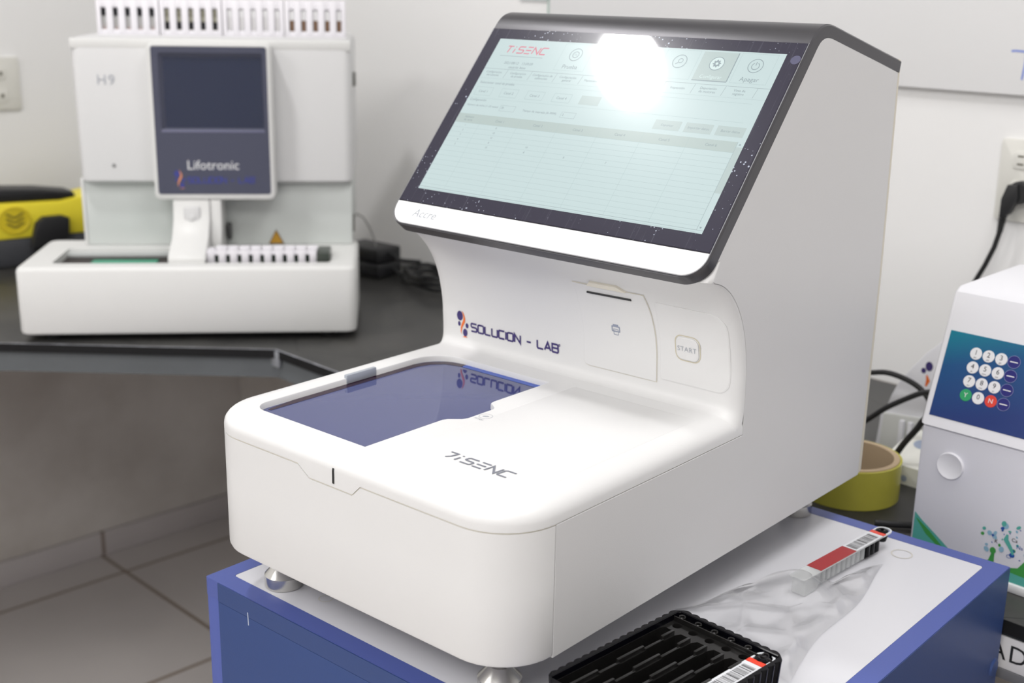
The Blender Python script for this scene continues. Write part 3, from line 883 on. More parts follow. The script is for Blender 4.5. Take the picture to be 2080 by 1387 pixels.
def wall_groove(poly, wd, material, name, lift=.00025, closed=True):
    R = []; n = len(poly)
    for i in range(n if closed else n - 1):
        a, b = Vector(poly[i]), Vector(poly[(i + 1) % n]); m_ = max(1, int((b - a).length / .003))
        R += [(a.lerp(b, k / m_))[:] for k in range(m_)]
    R.append(R[0] if closed else poly[-1])
    V_, F_ = ribbon(R, wd)
    return G().add([wallp(a, b, lift) for a, b in V_], F_).build(name, material, FW, recalc=False)


door = [(.1908, .2685), (.2010, .2682), (.2705, .2688), (.2732, .2500), (.2748, .2300), (.2755, .1862), (.1990, .1858), (.1952, .1866), (.1936, .1890), (.1932, .2100), (.1922, .2400)][::-1]
DOOR = wall_plate(door, .0011, WHITE, 'printer_door')
wall_groove([(.1936, .1890), (.1952, .1864), (.1990, .1856), (.2757, .1860), (.2752, .2300), (.2734, .2500), (.2707, .2690), (.1906, .2688)], .0009, CREAM, 'door_gap', .0003, False)
g = G()
for pts in ([wallp(.2060, .2612, .0014), wallp(.2555, .2622, .0014)],):
    g.tube(pts, .0011, 8)
g.build('paper_slot', BLACKM, DOOR)
g = G()
tabp = [(.2085, .2688), (.2130, .2730), (.2440, .2738), (.2520, .2692)]
g.loft([[wallp(a, b, -.001) for a, b in tabp], [wallp(a, b, .0022) for a, b in tabp]], cap=True, smooth=False)
g.build('door_tab', mat('cream_tab', (.80, .76, .66), .45), DOOR)
g = G()
fnw = lambda a, b: wallp(a, b, .0013)
ic = mat('icon_grey', (.30, .33, .42), .5)
put(g, frame2d(rrect(.2267, .2363, .2252, .2312, .0008, 2), rrect(.2279, .2351, .2240 + .0024, .2300, .0006, 2)), fnw, ic)
put(g, quad(.2285, .2345, .2312, .2328), fnw, ic); put(g, frame2d(rrect(.2287, .2343, .2222, .2282, .0006, 2), rrect(.2293, .2337, .2228, .2276, .0005, 2)), fnw, ic)
g.build('printer_symbol', ic, DOOR, recalc=False)
pn = rrect(.2790, .3512, .1900, .2640, (.004, .012, .014, .004), 6)
PAN = wall_plate(pn, .0007, WHITE, 'control_panel', .0012)
bt = rrect(.2975, .3205, .2140, .2352, .0060, 6)
BTN = wall_plate(bt, .0020, WHITE, 'start_button', .0010)
wall_groove(rrect(.2962, .3218, .2127, .2365, .0070, 5), .0010, mat('button_gap', (.62, .57, .44), .6), 'button_gap', .0009)
g = G(); put(g, text2d('START', .0066, 'CENTER', 1.05), lambda a, b: wallp(.3089 + a, .2243 + b, .0023), LGREYTXT)
g.build('lettering', LGREYTXT, BTN, recalc=False)
g = G(); logo(g, lambda a, b: wallp(a, b, .0004), .0285, .1815, .0268, 'SOLUCION - LAB', NAVYTXT, ORANGE, .1135)
g.build('company_logo', NAVYTXT, FW, recalc=False)

# machine feet
for x_, y_ in ((.049, .0463), (W - .049, .0463), (.049, .515), (W - .049, .515)):
    G().lathe([(.0170, 0), (.0176, .0006), (.0176, .0112), (.0172, .0116), (.0085, .0215), (.0060, .0222), (.0060, .0290), (.0085, .0295), (.0085, .0440), (.004, .0452)],
              c=(x_, y_, 0), n=40).build('foot', STEEL, AN, sharp=.25)

# ------------------------------------------------------------------ the haemoglobin analyser in the corner
HB = radians(46.5)
H9 = thing('analyser', 'white and grey analyser with dark display and tube racks on the corner worktop', 'analyser', (-1.0458, .3775, ZC + .0006), HB)
FT = .012
H_W = mat('warm_white_casing', (.69, .69, .69), .4, bump=.05, bscale=600)
H_T = mat('bright_white_casing', (.74, .74, .725), .4)
H_G = mat('pale_green_grey_panel', (.66, .69, .67), .45)
H_D = mat('slate_blue_panel', (.070, .075, .115), .42)
H_B = mat('recess_dark', (.030, .032, .055), .5)
H_S = mat('display_glass_dark', (.022, .030, .065), .12, coat=.6, coat_rough=.08, spec=.3)
DKIN = mat('dark_interior', (.03, .024, .022), .6)
for x_, y_ in ((.05, .035), (.505, .035), (.05, .20), (.505, .20)):
    G().lathe([(.013, 0), (.014, .002), (.014, .0125), (.01, .014)], c=(x_, y_, 0), n=20).build('foot', RUBBER, H9)
# base with open front trough
g = G(); o_ = rrect(0, .556, 0, .236, (.012, .012, .02, .02), 4)
rg_ = []
for ins, z in ((.006, FT), (.0015, FT + .0025), (0, FT + .007), (0, .120), (.002, .1245), (.006, .127)):
    rg_.append([(a, b, z) for a, b in rrect(ins, .556 - ins, ins, .236 - ins, .014, 4)])
g.loft(rg_, cap=False)
V, F = fill([[p for p in rg_[0]]]); g.add(V, F)
well = rrect(.0515, .512, .0355, .158, .006, 3)
V, F = fill([rg_[-1], [(a, b, .127) for a, b in well]]); g.add(V, F)
g.loft([[(a, b, .127) for a, b in well], [(a, b, .112) for a, b in well]], cap=False)
g.build('base', H_T, H9)
G().box(.050, .514, .034, .160, .111, .1145, material=None).build('trough_floor', DKIN, H9)
G().box(.052, .2365, .141, .1575, .1145, .1215, .001).build('trough_ledge', mat('grey_ledge', (.55, .57, .56), .5), H9)
G().box(.105, .215, .050, .104, .1146, .1185, .001).build('green_tray', mat('green_tray', (.0, .30, .16), .4), H9)
# tower and upper housing
G().prism([(.0775, .186), (.0775, .45), (.546, .45), (.546, .186)][::-1], 'z', .127, .246, .003, H_G).build('lower_front_panel', H_G, H9)
G().box(.0740, .0800, .1835, .45, .127, .247, .0015).build('side_trim', H_T, H9)
up = rrect(.0800, .5495, .163, .475, (.016, .016, .01, .01), 4)
g = G(); g.loft([[(a, b, z) for a, b in P_] for P_, z in ((rrect(.0845, .5450, .167, .47, .014, 4), .2425), (up, .2465), (rrect(.0775, .5500, .163, .475, .014, 4), .478), (rrect(.0800, .5475, .166, .472, .012, 4), .486), (rrect(.0870, .5420, .173, .465, .010, 4), .4895))])
g.build('upper_housing', H_W, H9)
G().box(.077, .550, .1628, .1705, .4695, .488, .003).build('top_edge', H_T, H9)
# display pod
pod = rrect(.2115, .4170, .219, .483, .010, 5)
g = G(); g.loft([[(a, y, b) for a, b in P_] for P_, y in ((pod, .170), (rrect(.2115, .4170, .219, .483, .010, 5), .128), (rrect(.2130, .4155, .2205, .4815, .009, 5), .1215), (rrect(.2165, .4120, .2270, .4805, .006, 5), .1195), (rrect(.2186, .4099, .2291, .4784, .005, 5), .1195), (rrect(.2186, .4099, .2291, .4784, .005, 5), .1268))])
POD = g.build('display_pod', H_T, H9)
pan = rrect(.2190, .4095, .2295, .4780, .004, 4); win = rrect(.2300, .4030, .3375, .4680, .003, 2)
g = G(); V, F = fill([[(a, .1192, b) for a, b in pan], [(a, .1192, b) for a, b in win]]); g.add(V, F)
w2 = rrect(.2370, .4005, .3420, .4600, .002, 2)
g.loft([[(a, .1192, b) for a, b in win], [(a, .1250, b) for a, b in w2]], cap=False, material=None, smooth=False)
g.loft([[(a, .1192, b) for a, b in pan], [(a, .1205, b) for a, b in pan]], cap=False, smooth=False)
g.build('display_panel', H_D, POD)
G().box(.2360, .4015, .1249, .1262, .3410, .4610).build('display_screen', H_S, POD)
G().box(.2300, .4030, .1186, .1195, .3350, .3400, .0004).build('display_sill', mat('pale_sill', (.16, .165, .25), .4), POD)  # sill in a lighter slate blue than the panel
WP = mat('white_print', (.8, .8, .82), .5)
g = G(); put(g, text2d('Lifotronic', .0225), lambda a, b: (.3130 + a, .1188, .2790 + b), WP); g.build('lettering', WP, POD, recalc=False)
BP = mat('blue_print', (.05, .06, .28), .5); OP = mat('salmon_print', (.75, .30, .16), .5)
g = G(); logo(g, lambda a, b: (a, .1188, b), .2470, .2400, .0310, 'SOLUCION - LAB', BP, OP, .112); g.build('company_logo', BP, POD, recalc=False)
g = G(); put(g, text2d('H9', .0240, 'CENTER', 1.15), lambda a, b: (.1340 + a, .1625, .4180 + b), LGREYTXT); g.build('lettering', LGREYTXT, H9, recalc=False)
G().lathe([(.0035, 0), (.0035, .0006)], c=(.1380, .1628, .2725), axis='y', n=16).build('indicator_lamp', mat('indicator_grey', (.3, .3, .3), .4), H9)
# slanted sampling column below the pod
prof = [(.160, .219), (.118, .219), (.112, .190), (.086, .160), (.040, .140), (.034, .134), (.034, .1272), (.160, .1272)]
COLM = G().prism(prof, 'x', .2420, .3040, .0025).build('sampling_column', H_T, H9)
G().prism([(.186, .219), (.122, .219), (.118, .180), (.108, .150), (.108, .1272), (.186, .1272)], 'x', .3042, .3230, .002).build('column_side', H_T, H9)
G().box(.2600, .2880, .1085, .1180, .1700, .2100, .004).build('column_panel', H_W, COLM)
G().lathe([(.006, 0), (.006, .002), (.004, .003)], c=(.2740, .1085, .1900), axis='y', n=20).build('round_button', H_W, COLM)
G().box(.3260, .3320, .165, .1858, .140, .168, .001).build('sample_slot', mat('dark_slot', (.08, .08, .08), .5), H9)
g = G(); V, F = frame2d([(.3965, .1290), (.4235, .1290), (.4100, .1550)], [(.3980, .1300), (.4220, .1300), (.4100, .1530)])
g.add([(a, .1842, b) for a, b in V], F, BLACKM); g.add([(.3980, .1843, .1300), (.4220, .1843, .1300), (.4100, .1843, .1530)], [(0, 1, 2)], mat('amber_label', (.50, .27, .03), .5))
g.build('warning_label', BLACKM, H9, recalc=False)
G().box(.5490, .5560, .240, .262, .405, .430, .002).build('side_latch', mat('grey_latch', (.3, .3, .28), .5), H9)
G().box(.5455, .5500, .215, .235, .145, .175, .001).build('side_latch', mat('grey_latch', (.3, .3, .28), .5), H9)
G().box(.4890, .5105, .045, .110, .1147, .1400, .001).build('rack_sensor', mat('dark_green_grey', (.045, .055, .045), .3), H9)

# ------------------------------------------------------------------ sample racks and tubes
RK = mat('lilac_white_rack', (.86, .84, .88), .4)
CLR = mat('clear_tube', (.80, .80, .78), .1, alpha=.45)


def Hw(x, y, z):
    c, s = cos(HB), sin(HB)
    return (-1.0458 + x * c - y * s, .3775 + x * s + y * c, ZC + z)


def rack(name, label, n, pitch, width, depth, height, wz0, wz1, loc, wwid, group=None, bumps=False):
    t_ = thing(name, label, 'rack', loc, HB, group)
    g_ = G(); wl_ = pitch * n; m_ = (width - wl_) / 2
    # front face with one window per position, built of bars
    g_.box(0, width, 0, depth, 0, .003, .0006)
    g_.box(0, width, depth - .002, depth, .003, height, .0005)
    g_.box(0, width, 0, .002, .003, wz0, .0005)
    if height > wz1: g_.box(0, width, 0, .002, wz1, height, .0005)
    g_.build('rack_body', RK, t_)
    for k in range(n + 1):
        xc = m_ + pitch * k; xa = max(0, xc - (pitch - wwid) / 2); xb = min(width, xc + (pitch - wwid) / 2)
        if k == 0: xa = 0
        if k == n: xb = width
        G().box(xa, xb, -.0008, depth - .0022, .0032, height, .0005).build('divider', RK, t_)
        if bumps and 0 < k: G().box(xa - .004, xb + .002, .003, depth - .003, height, height + .004, .001).build('clip', RK, t_)
    return t_


t = rack('sample_rack', 'low white sample rack with nine dark windows in the trough of the corner analyser', 9, .0191, .184, .026, .031, .007, .0225, Hw(.3045, .052, .1147), .0075, None, True)
G().box(.004, .180, .018, .0235, .004, .024).build('window_backing', mat('dark_green_backing', (.02, .06, .03), .6), t)

caps = [mat('black_cap', (.012, .012, .015), .4), mat('grey_cap', (.22, .21, .16), .5), mat('clear_cap', (.75, .74, .74), .4), mat('white_cap', (.82, .82, .82), .4)]
BLOOD = mat('blood_red', (.55, .10, .05), .4); BRN = mat('brown_sample', (.22, .13, .08), .5); GRY = mat('grey_sample', (.36, .35, .28), .5)
rackdesc = ['holding black-capped tubes, leftmost on the corner analyser', 'holding dark grey tubes, second from the left on the corner analyser',
            'holding empty clear tubes, third from the left on the corner analyser', 'holding brown tubes, rightmost on the corner analyser']
tubedesc = [('black-capped clear sample tube', 'the leftmost rack'), ('dark grey sample tube', 'the second rack'),
            ('empty clear sample tube', 'the third rack'), ('brown-filled sample tube', 'the rightmost rack')]
place = ['at the left end of', 'second from the left in', 'in the middle of', 'second from the right in', 'at the right end of']
rx = .1050
for ri in range(4):
    x0_ = rx + ri * .1090
    rt = rack('sample_rack', 'white five-place sample rack ' + rackdesc[ri], 5, .0208, .1070, .0150, .0640, .010, .0480, Hw(x0_, .262, .4895), .0092, 'five-place racks on the corner analyser')
    for k in range(5):
        xx = x0_ + .0015 + .0208 * (k + .5) + .0001; c0 = Hw(xx, .262 + .0062, .4925)
        tt = thing('sample_tube', tubedesc[ri][0] + ' ' + place[k] + ' ' + tubedesc[ri][1], 'tube', c0, HB, ['black-capped tubes', 'dark grey tubes', 'clear tubes', 'brown tubes'][ri] + ' in a rack on the corner analyser')
        R_ = .0042
        if ri == 0:
            G().lathe([(.001, 0), (.003, .0005), (R_, .003), (R_, .031)], n=14).build('glass_body', CLR, tt)
            G().lathe([(.001, .0012), (.0028, .0018), (.0034, .0035), (.0034, .010)], n=12).build('blood', BLOOD, tt)
            G().lathe([(.0045, .0300), (.0048, .031), (.0048, .042), (.004, .0430)], n=14).build('cap', caps[0], tt)
        elif ri == 1:
            G().lathe([(.001, 0), (.003, .0005), (R_, .003), (R_, .031)], n=14).build('body', GRY, tt)
            G().lathe([(.0044, .008), (.0046, .009), (.0046, .020), (.0044, .021)], n=14).build('label_band', caps[0], tt)
            G().lathe([(.0045, .0300), (.0046, .031), (.0046, .042), (.004, .0430)], n=14).build('cap', caps[1], tt)
        elif ri == 2:
            G().lathe([(.001, 0), (.003, .0005), (R_, .003), (R_, .031)], n=14).build('body', caps[2], tt)
            G().lathe([(.0045, .0300), (.0048, .031), (.0048, .042), (.004, .0430)], n=14).build('cap', caps[3], tt)
        else:
            G().lathe([(.001, 0), (.003, .0005), (R_, .003), (R_, .026)], n=14).build('body', BRN, tt)
            G().lathe([(.0045, .0260), (.0048, .027), (.0048, .042), (.004, .0430)], n=14).build('cap', caps[3], tt)

# ------------------------------------------------------------------ yellow box beside it
YL = mat('yellow_plastic', (.95, .80, .05), .42); DG = mat('charcoal_body', (.060, .062, .070), .5)
t = thing('equipment_case', 'yellow equipment case with black top strap, oval badge and charcoal foot on the corner worktop', 'case', RW(-1.64, .40, ZC), RHO + radians(83))
# local x runs along the wall, y points to the wall
g = G(); g.prism(rrect(.0, .400, 0, .09, .02, 4), 'z', .0, .062, .008); g.build('charcoal_base', DG, t)
body = [(-.01, .060), (.19, .060), (.31, .058), (.41, .062), (.41, .150), (.30, .142), (.235, .132), (.12, .136), (-.01, .140)]
g = G(); g.prism(body, 'y', -.002, .088, .007); YB = g.build('yellow_body', YL, t)
strap = [(-.01, .141), (.12, .137), (.235, .1335), (.27, .137), (.265, .148), (.20, .158), (.10, .166), (-.01, .170)]
G().prism(strap, 'y', .004, .080, .006).build('top_strap', BLACKM, t)
G().lathe([(.0335, 0), (.0335, .0025), (.030, .0035), (.028, .0028)], c=(0, 0, 0), axis='y', n=36)
g = G().lathe([(.0300, .0), (.0300, .0028), (.0275, .0034), (.0265, .0022), (.001, .0022)], axis='y', n=36); g.v = [(.136 + a * 1.12, -.0015 + b, .100 + c * .95) for a, b, c in g.v]
BADGE = g.build('oval_badge', mat('yellow_badge', (.76, .60, .03), .4), YB)
g = G()
for k in range(3):
    V, F = ribbon([(.119 + .036 * j / 8, .100 + (k - 1) * .010 + .004 * cos(j * .8)) for j in range(9)], .0032)
    g.add([(a, -.0050, b) for a, b in V], F, mat('badge_print', (.16, .13, .03), .5))
g.build('badge_print', MATS['badge_print'], BADGE, recalc=False)
loop = [(.150, -.008, .040)] + [(.186 - .036 * cos(a), -.008, .072 + .030 * sin(a)) for a in [pi * k / 8 for k in range(9)]] + [(.222, -.008, .06)]
g = G(); rgs = []
for i_, (a, b, c) in enumerate(loop):
    rgs.append([(a + dx_, b + dy_, c) for dx_, dy_ in ((-.013, -.003), (.013, -.003), (.013, .005), (-.013, .005))])
g.prism([(.160, .040), (.175, .092), (.190, .104), (.230, .104), (.244, .098), (.241, .060), (.225, .045)], 'y', -.024, -.002, .004)
g.build('carry_loop', BLACKM, t)

# ------------------------------------------------------------------ wall sockets
SW = mat('socket_white', (.80, .79, .74), .4); SD = mat('socket_hole', (.12, .11, .08), .6)
t = thing('wall_socket', 'cream double wall socket on the left wall behind the yellow case', 'socket', RW(-1.85, .600, .299), RHO + pi / 2)
G().prism(rrect(-.035, .070, -.057, .057, .006, 4), 'y', -.006, .0, .0015).build('faceplate', SW, t)
for z_, nm in ((.022, 'o'), (-.026, 'r')):
    G().prism(rrect(-.006, .040, z_ - .014, z_ + .014, .005, 4), 'y', -.0075, -.006, .0006).build('outlet', SW, t)
    for q in ((.008, z_), (.028, z_)): G().box(q[0] - .0035, q[0] + .0035, -.0078, -.0074, q[1] - .004, q[1] + .004).build('slot', SD, t)
t = thing('wall_socket', 'cream double wall socket on the right wall with a black plug in it', 'socket', RW(.1860, 1.20, .2755), RHO)
G().prism(rrect(-.0365, .0365, -.0575, .0575, .006, 4), 'y', -.006, .0, .0015).build('faceplate', SW, t)
for z_ in (.029, -.012):
    ou = G().prism(rrect(-.0170, .0170, z_ - .0125, z_ + .0125, .006, 4), 'y', -.0078, -.006, .0006).build('outlet', SW, t)
    for q in ((-.006, z_ + .0055), (-.006, z_ - .0055)): G().box(q[0] - .0045, q[0] + .0045, -.0082, -.0077, q[1] - .0012, q[1] + .0012).build('slot', SD, ou)
t = thing('power_plug', 'black angled power plug and cord in the right wall socket', 'plug', RW(.1900, 1.188, .262), RHO)
G().lathe([(.0150, 0), (.0160, .002), (.0160, .014), (.0130, .018)], c=(0, .0030, 0), axis='y', n=28).build('plug_head', BLACKM, t)
G().prism([(-.015, .010), (.0, .012), (.003, -.006), (-.008, -.030), (-.016, -.036), (-.0215, -.034), (-.0215, -.010)], 'y', -.020, -.004, .003).build('plug_body', BLACKM, t)
g = G()
for k in range(6): g.tube([(-.0180 - .0004 * k, -.012, -.034 - .0042 * k), (-.0180 - .0004 * k, -.012, -.0365 - .0042 * k)], .0058 - .0003 * k, 12)
g.build('strain_relief', RUBBER, t)
pts = [(-.0185, -.012, -.034), (-.0195, -.012, -.055), (-.0250, -.012, -.080), (-.0360, -.010, -.108), (-.052, -.006, -.140), (-.062, -.002, -.19), (-.056, -.004, -.25), (-.045, -.012, -.300), (-.03, -.030, -.3170)]
G().tube([p for p in [tuple(Vector(pts[i]).lerp(Vector(pts[i + 1]), k / 4)) for i in range(len(pts) - 1) for k in range(4)]], .0036, 10).build('cord', RUBBER, t)

# ------------------------------------------------------------------ whiteboard and clear panel
t = thing('whiteboard', 'large glossy whiteboard on the right wall with blue marker writing', 'whiteboard', RW(-.7280, 1.20, .3930), RHO)
G().box(0, 2.30, -.014, -.0005, 0, 1.15, .0015).build('writing_surface', mat('whiteboard_gloss', (.87, .87, .875), .16), t)
G().box(-.0035, 0, -.0145, -.0005, 0, 1.15, .0005).build('glass_edge', mat('green_glass_edge', (.42, .56, .50), .2), t)
g = G(); BM_ = mat('blue_marker', (.22, .30, .72), .5)
for pl in ([(.8790, .0585), (.8850, .0592), (.9130, .0578)], [(.9000, .0590), (.8998, .0400), (.8980, .0210)]):
    V, F = ribbon(pl, .0026); g.add([(a, -.0146, b) for a, b in V], F)
g.build('marker_writing', BM_, t, recalc=False)
t = thing('wall_panel', 'narrow pale blue acrylic panel on the right wall left of the whiteboard', 'panel', RW(-.8150, 1.20, .4990), RHO)
G().box(0, .0820, -.006, -.0005, 0, .9, .001).build('acrylic_sheet', mat('pale_blue_acrylic', (.78, .86, .86), .15), t)

# ------------------------------------------------------------------ power bricks and cables by the corner
def brick(label, loc, rz, sx, sy, sz):
    t_ = thing('power_adapter', label, 'adapter', loc, rz, 'power adapters beside the corner analyser')
    G().box(-sx / 2, sx / 2, -sy / 2, sy / 2, 0, sz, .006, seg=3).build('housing', BLACKM, t_)
    G().tube([(sx / 2 - .002, 0, sz * .55), (sx / 2 + .012, 0, sz * .5), (sx / 2 + .020, .002, sz * .3), (sx / 2 + .03, .01, .006), (sx / 2 + .06, .03, .0045)], .0042, 10).build('cord', RUBBER, t_)
    return t_


brick('flat black power adapter right of the corner analyser, lower one', RW(-1.110, 1.060, ZC), RHO + .2, .115, .075, .030)
brick('flat black power adapter stacked on another right of the corner analyser', RW(-1.112, 1.066, ZC + .0305), RHO + .1, .110, .070, .030)
t = thing('coiled_cable', 'coiled black cable lying on the worktop behind the large analyser', 'cable', RW(-.925, 1.085, ZC), RHO)
random.seed(3)
g = G(); pts = []
for k in range(130):
    a = k * .2; r = 1 + .06 * sin(k * .37); pts.append((.088 * r * cos(a) + .004 * sin(k), .048 * r * sin(a), .0050 + .026 * k / 130 + .003 * sin(k * .9)))
g.tube(pts, .0042, 8).build('cable', RUBBER, t)
t = thing('thin_cord', 'thin grey cord arching from the corner analyser to the power adapter', 'cable', RW(-1.150, 1.050, ZC), RHO)
pts = [(0, 0, .115), (.015, 0, .122), (.035, .0, .118), (.055, .0, .100), (.066, .002, .080), (.070, .004, .0625)]
pts = [p[::-1] for p in []] or [tuple(Vector(pts[i]).lerp(Vector(pts[i + 1]), k / 3)) for i in range(len(pts) - 1) for k in range(3)] + [pts[-1]]
G().tube(pts, .0018, 8).build('cord', mat('grey_cord', (.30, .30, .29), .5), t)

# ------------------------------------------------------------------ keypad device on the right
KD = thing('keypad_unit', 'white bench unit with blue numeric keypad and green splash artwork on the right worktop', 'device', RW(.3450, .650, ZC), RHO)
KW = mat('cool_white_casing', (.80, .80, .84), .38, bump=.04, bscale=500)
KW2 = mat('front_panel_lilac', (.76, .76, .82), .4)
kw = .36
G().prism([(.0, .010), (.0, .149), (.003, .152), (.20, .152), (.20, .010)], 'x', 0, kw, .004).build('lower_body', KW2, KD)
G().box(-.002, kw + .002, -.004, .205, 0, .0098, .002).build('base_plate', mat('bright_white_base', (.85, .85, .85), .4), KD)
upb = [(-.0020, .1526), (.0430, .288), (.0520, .2935), (.190, .2960), (.203, .285), (.203, .1526)]
UPB = G().prism(upb, 'x', -.002, kw + .002, .005, seg=3).build('upper_body', KW, KD)
lean = Vector((.0450, .1354)).normalized()


def kp(x, s, d=.0006):                                # slanted face: s upward along the face
    return (x, -.0020 + lean.x * s - lean.y * d, .1526 + lean.y * s + lean.x * d)


def kmat():
    m = bpy.data.materials.new('keypad_gradient_print'); m.use_nodes = True; nt = m.node_tree; b = nt.nodes['Principled BSDF']
    tc = nt.nodes.new('ShaderNodeTexCoord'); mp = nt.nodes.new('ShaderNodeMapping'); mp.inputs['Location'].default_value = (0, 0, -1.40); mp.inputs['Scale'].default_value = (-2.5, 0, 9.0)
    nt.links.new(tc.outputs['Object'], mp.inputs['Vector']); sx = nt.nodes.new('ShaderNodeSeparateXYZ'); nt.links.new(mp.outputs[0], sx.inputs[0])
    ad = nt.nodes.new('ShaderNodeMath'); ad.operation = 'ADD'; nt.links.new(sx.outputs['X'], ad.inputs[0]); nt.links.new(sx.outputs['Z'], ad.inputs[1])
    r = nt.nodes.new('ShaderNodeValToRGB'); r.color_ramp.elements[0].color = (.012, .035, .17, 1); r.color_ramp.elements[1].color = (.0, .26, .31, 1)
    e = r.color_ramp.elements.new(.5); e.color = (.008, .075, .22, 1)
    r.color_ramp.elements[2].position = 1.0
    nt.links.new(ad.outputs[0], r.inputs['Fac']); nt.links.new(r.outputs[0], b.inputs['Base Color']); b.inputs['Roughness'].default_value = .28
    return m


def kpoly(poly, d0, d1, bev, material, name, parent):
    g_ = G().prism(poly, 'z', d0, d1, bev, material, 1); g_.v = [kp(a, b, c) for a, b, c in g_.v]
    return g_.build(name, material, parent)


KP = kpoly([(.0060, .0110), (.30, .0110), (.30, .1020), (.0060, .1020)], -.001, .0008, .0004, kmat(), 'keypad_panel', UPB)
KWH = mat('key_white', (.80, .80, .82), .35); KNV = mat('key_navy', (.02, .02, .17), .3); KGR = mat('key_green', (.03, .34, .13), .35); KRD = mat('key_red', (.72, .06, .04), .35)
KTX = mat('key_text', (.03, .03, .04), .5)
labs = [['1', '2', '3', None], ['4', '5', '6', None], ['7', '8', '9', None], ['Y', '0', 'N', None]]
subs = ['abc', 'def', 'ghi', 'jkl', 'mno', 'pqr', 'stu', 'vwx', 'yz']
k0 = (.0385, .0832)
for r0 in range(4):
    for c0 in range(4):
        cx, cs = k0[0] + c0 * .0134 + .0002 * r0, k0[1] - r0 * .0146 + .0002
        nm = labs[r0][c0]; m_ = KNV if c0 == 3 else (KGR if nm == 'Y' else KRD if nm == 'N' else KWH)
        kk = kpoly(circ(cx, cs, .0063 if c0 < 3 else .0066, 28), .0008, .0014, .0003, m_, 'key', KP)
        g = G()
        if nm and nm not in 'YN':
            put(g, text2d(nm, .0072), lambda a, b: kp(cx + a, cs + .0010 + b, .0016), KTX)
            if nm != '0': put(g, text2d(subs[int(nm) - 1], .0024), lambda a, b: kp(cx + a, cs - .0040 + b, .0016), KTX)
            mm = KTX
        elif nm:
            put(g, text2d(nm, .0068), lambda a, b: kp(cx + a, cs + b, .0016), WP); mm = WP
        else:
            put(g, quad(-.0040, .0040, -.0006, .0004), lambda a, b: kp(cx + a, cs + b, .0016), WP); mm = WP
            put(g, frame2d(circ(0, 0, .0066, 28), circ(0, 0, .0062, 28)), lambda a, b: kp(cx + a, cs + b, .0016), mat('key_rim', (.25, .28, .5), .4))
        o = g.build('key_print', mm, KP, recalc=False)
g = G().lathe([(.0005, .0008), (.009, .0010), (.0125, .0024), (.0138, .0028), (.0146, .0010), (.0146, -.001)], c=(.0365, 0, .1145), axis='y', n=36, cap=False)
g.build('round_recess', KW, KD)
G().lathe([(.004, 0), (.0042, .012), (.003, .016)], c=(.155, .085, .295), n=16).build('top_knob', BLACKM, KD)
# printed artwork: green liquid splash with droplets and symbols
TE = mat('teal_print', (.10, .42, .36), .4); GN = mat('green_print', (.06, .32, .07), .4); BU = mat('pale_blue_print', (.28, .48, .62), .4); NV = mat('navy_blue_print', (.03, .10, .38), .4)
g = G(); fa = lambda a, b: (a, -.0004 - .0001 * (len(g.f) % 5), b)
put(g, ([(.0035, .010), (.062, .010), (.050, .020), (.030, .034), (.012, .046), (.0035, .053)], [(0, 1, 2, 3, 4, 5)]), fa, TE)
put(g, ribbon([(.006, .046), (.020, .034), (.045, .016)], [.001, .006, .003]), fa, GN)
put(g, ([(.084, .010), (.30, .010), (.30, .034), (.20, .036), (.150, .026), (.120, .023), (.098, .022)], [(0, 1, 2, 3, 4, 5, 6)]), fa, TE)
put(g, ([(.098, .0215), (.128, .030), (.140, .034), (.155, .030), (.21, .034), (.21, .024), (.150, .018)], [(0, 1, 2, 3, 4, 5, 6)]), fa, GN)
for bx, bz, h in ((.0915, .016, .022), (.1290, .022, .034)):
    put(g, ribbon([(bx - .004, bz), (bx, bz + h * .45), (bx + .0008, bz + h * .8), (bx + .0005, bz + h)], [.016, .006, .0035, .003]), fa, GN)
    put(g, ell(bx + .0006, bz + h, .0032, .0036), fa, GN)
put(g, ribbon([(.105, .060), (.104, .054), (.110, .046), (.113, .040)], [.002, .005, .004, .002]), fa, TE)
put(g, ribbon([(.085, .013), (.13, .015), (.19, .012)], .0025), fa, NV)
random.seed(11)
for k in range(58):
    x_ = random.uniform(.078, .19); z_ = random.uniform(.036, .072); s_ = random.uniform(.0008, .0034)
    if abs(x_ - .12) > .03 + .0 * k and z_ > .066: continue
    put(g, ell(x_, z_, s_, s_ * random.uniform(.5, 1), random.random() * 3, 12), fa, random.choice([TE, BU, BU, NV, GN]) if s_ > .0012 else NV)
for s_, x_, z_ in (('Ca', .1130, .0560), ('0', .1345, .0570), ('K', .0945, .0490), ('Cl', .1090, .0370), ('Na', .1190, .0500)):
    put(g, text2d(s_, .0056), lambda a, b: (x_ + a, -.0011, z_ + b), KTX if s_ in ('K', 'Ca') else NV)
g.build('splash_artwork', TE, KD, recalc=False)

# ------------------------------------------------------------------ second white device, half hidden between
T2 = thing('bench_device', 'low white bench device with sloping lid, half hidden left of the keypad unit', 'device', RW(.145, .920, ZC), RHO)
pr2 = [(0, 0), (.003, .031), (.004, .053), (.011, .059), (.017, .077), (.024, .094), (.038, .116), (.058, .142), (.100, .185), (.185, .190), (.185, 0)]
HS2 = G().prism(pr2, 'y', .006, .20, .004).build('housing', KW, T2)
G().prism([(.010, .001), (.012, .052), (.090, .060), (.090, .001)], 'y', .0, .0065, .002).build('front_panel', mat('pale_front', (.70, .71, .69), .45), T2)
for x_ in (.038, .050, .075): G().box(x_, x_ + .007, -.0060, .0005, .002, .050, .002).build('front_ridge', KW, T2)
g = G()
put(g, ell(.0660, .1270, .0050, .0062), lambda a, b: (a, .0056, b), NAVYTXT); put(g, ell(.0590, .1200, .0032, .0036), lambda a, b: (a, .0056, b), NAVYTXT)
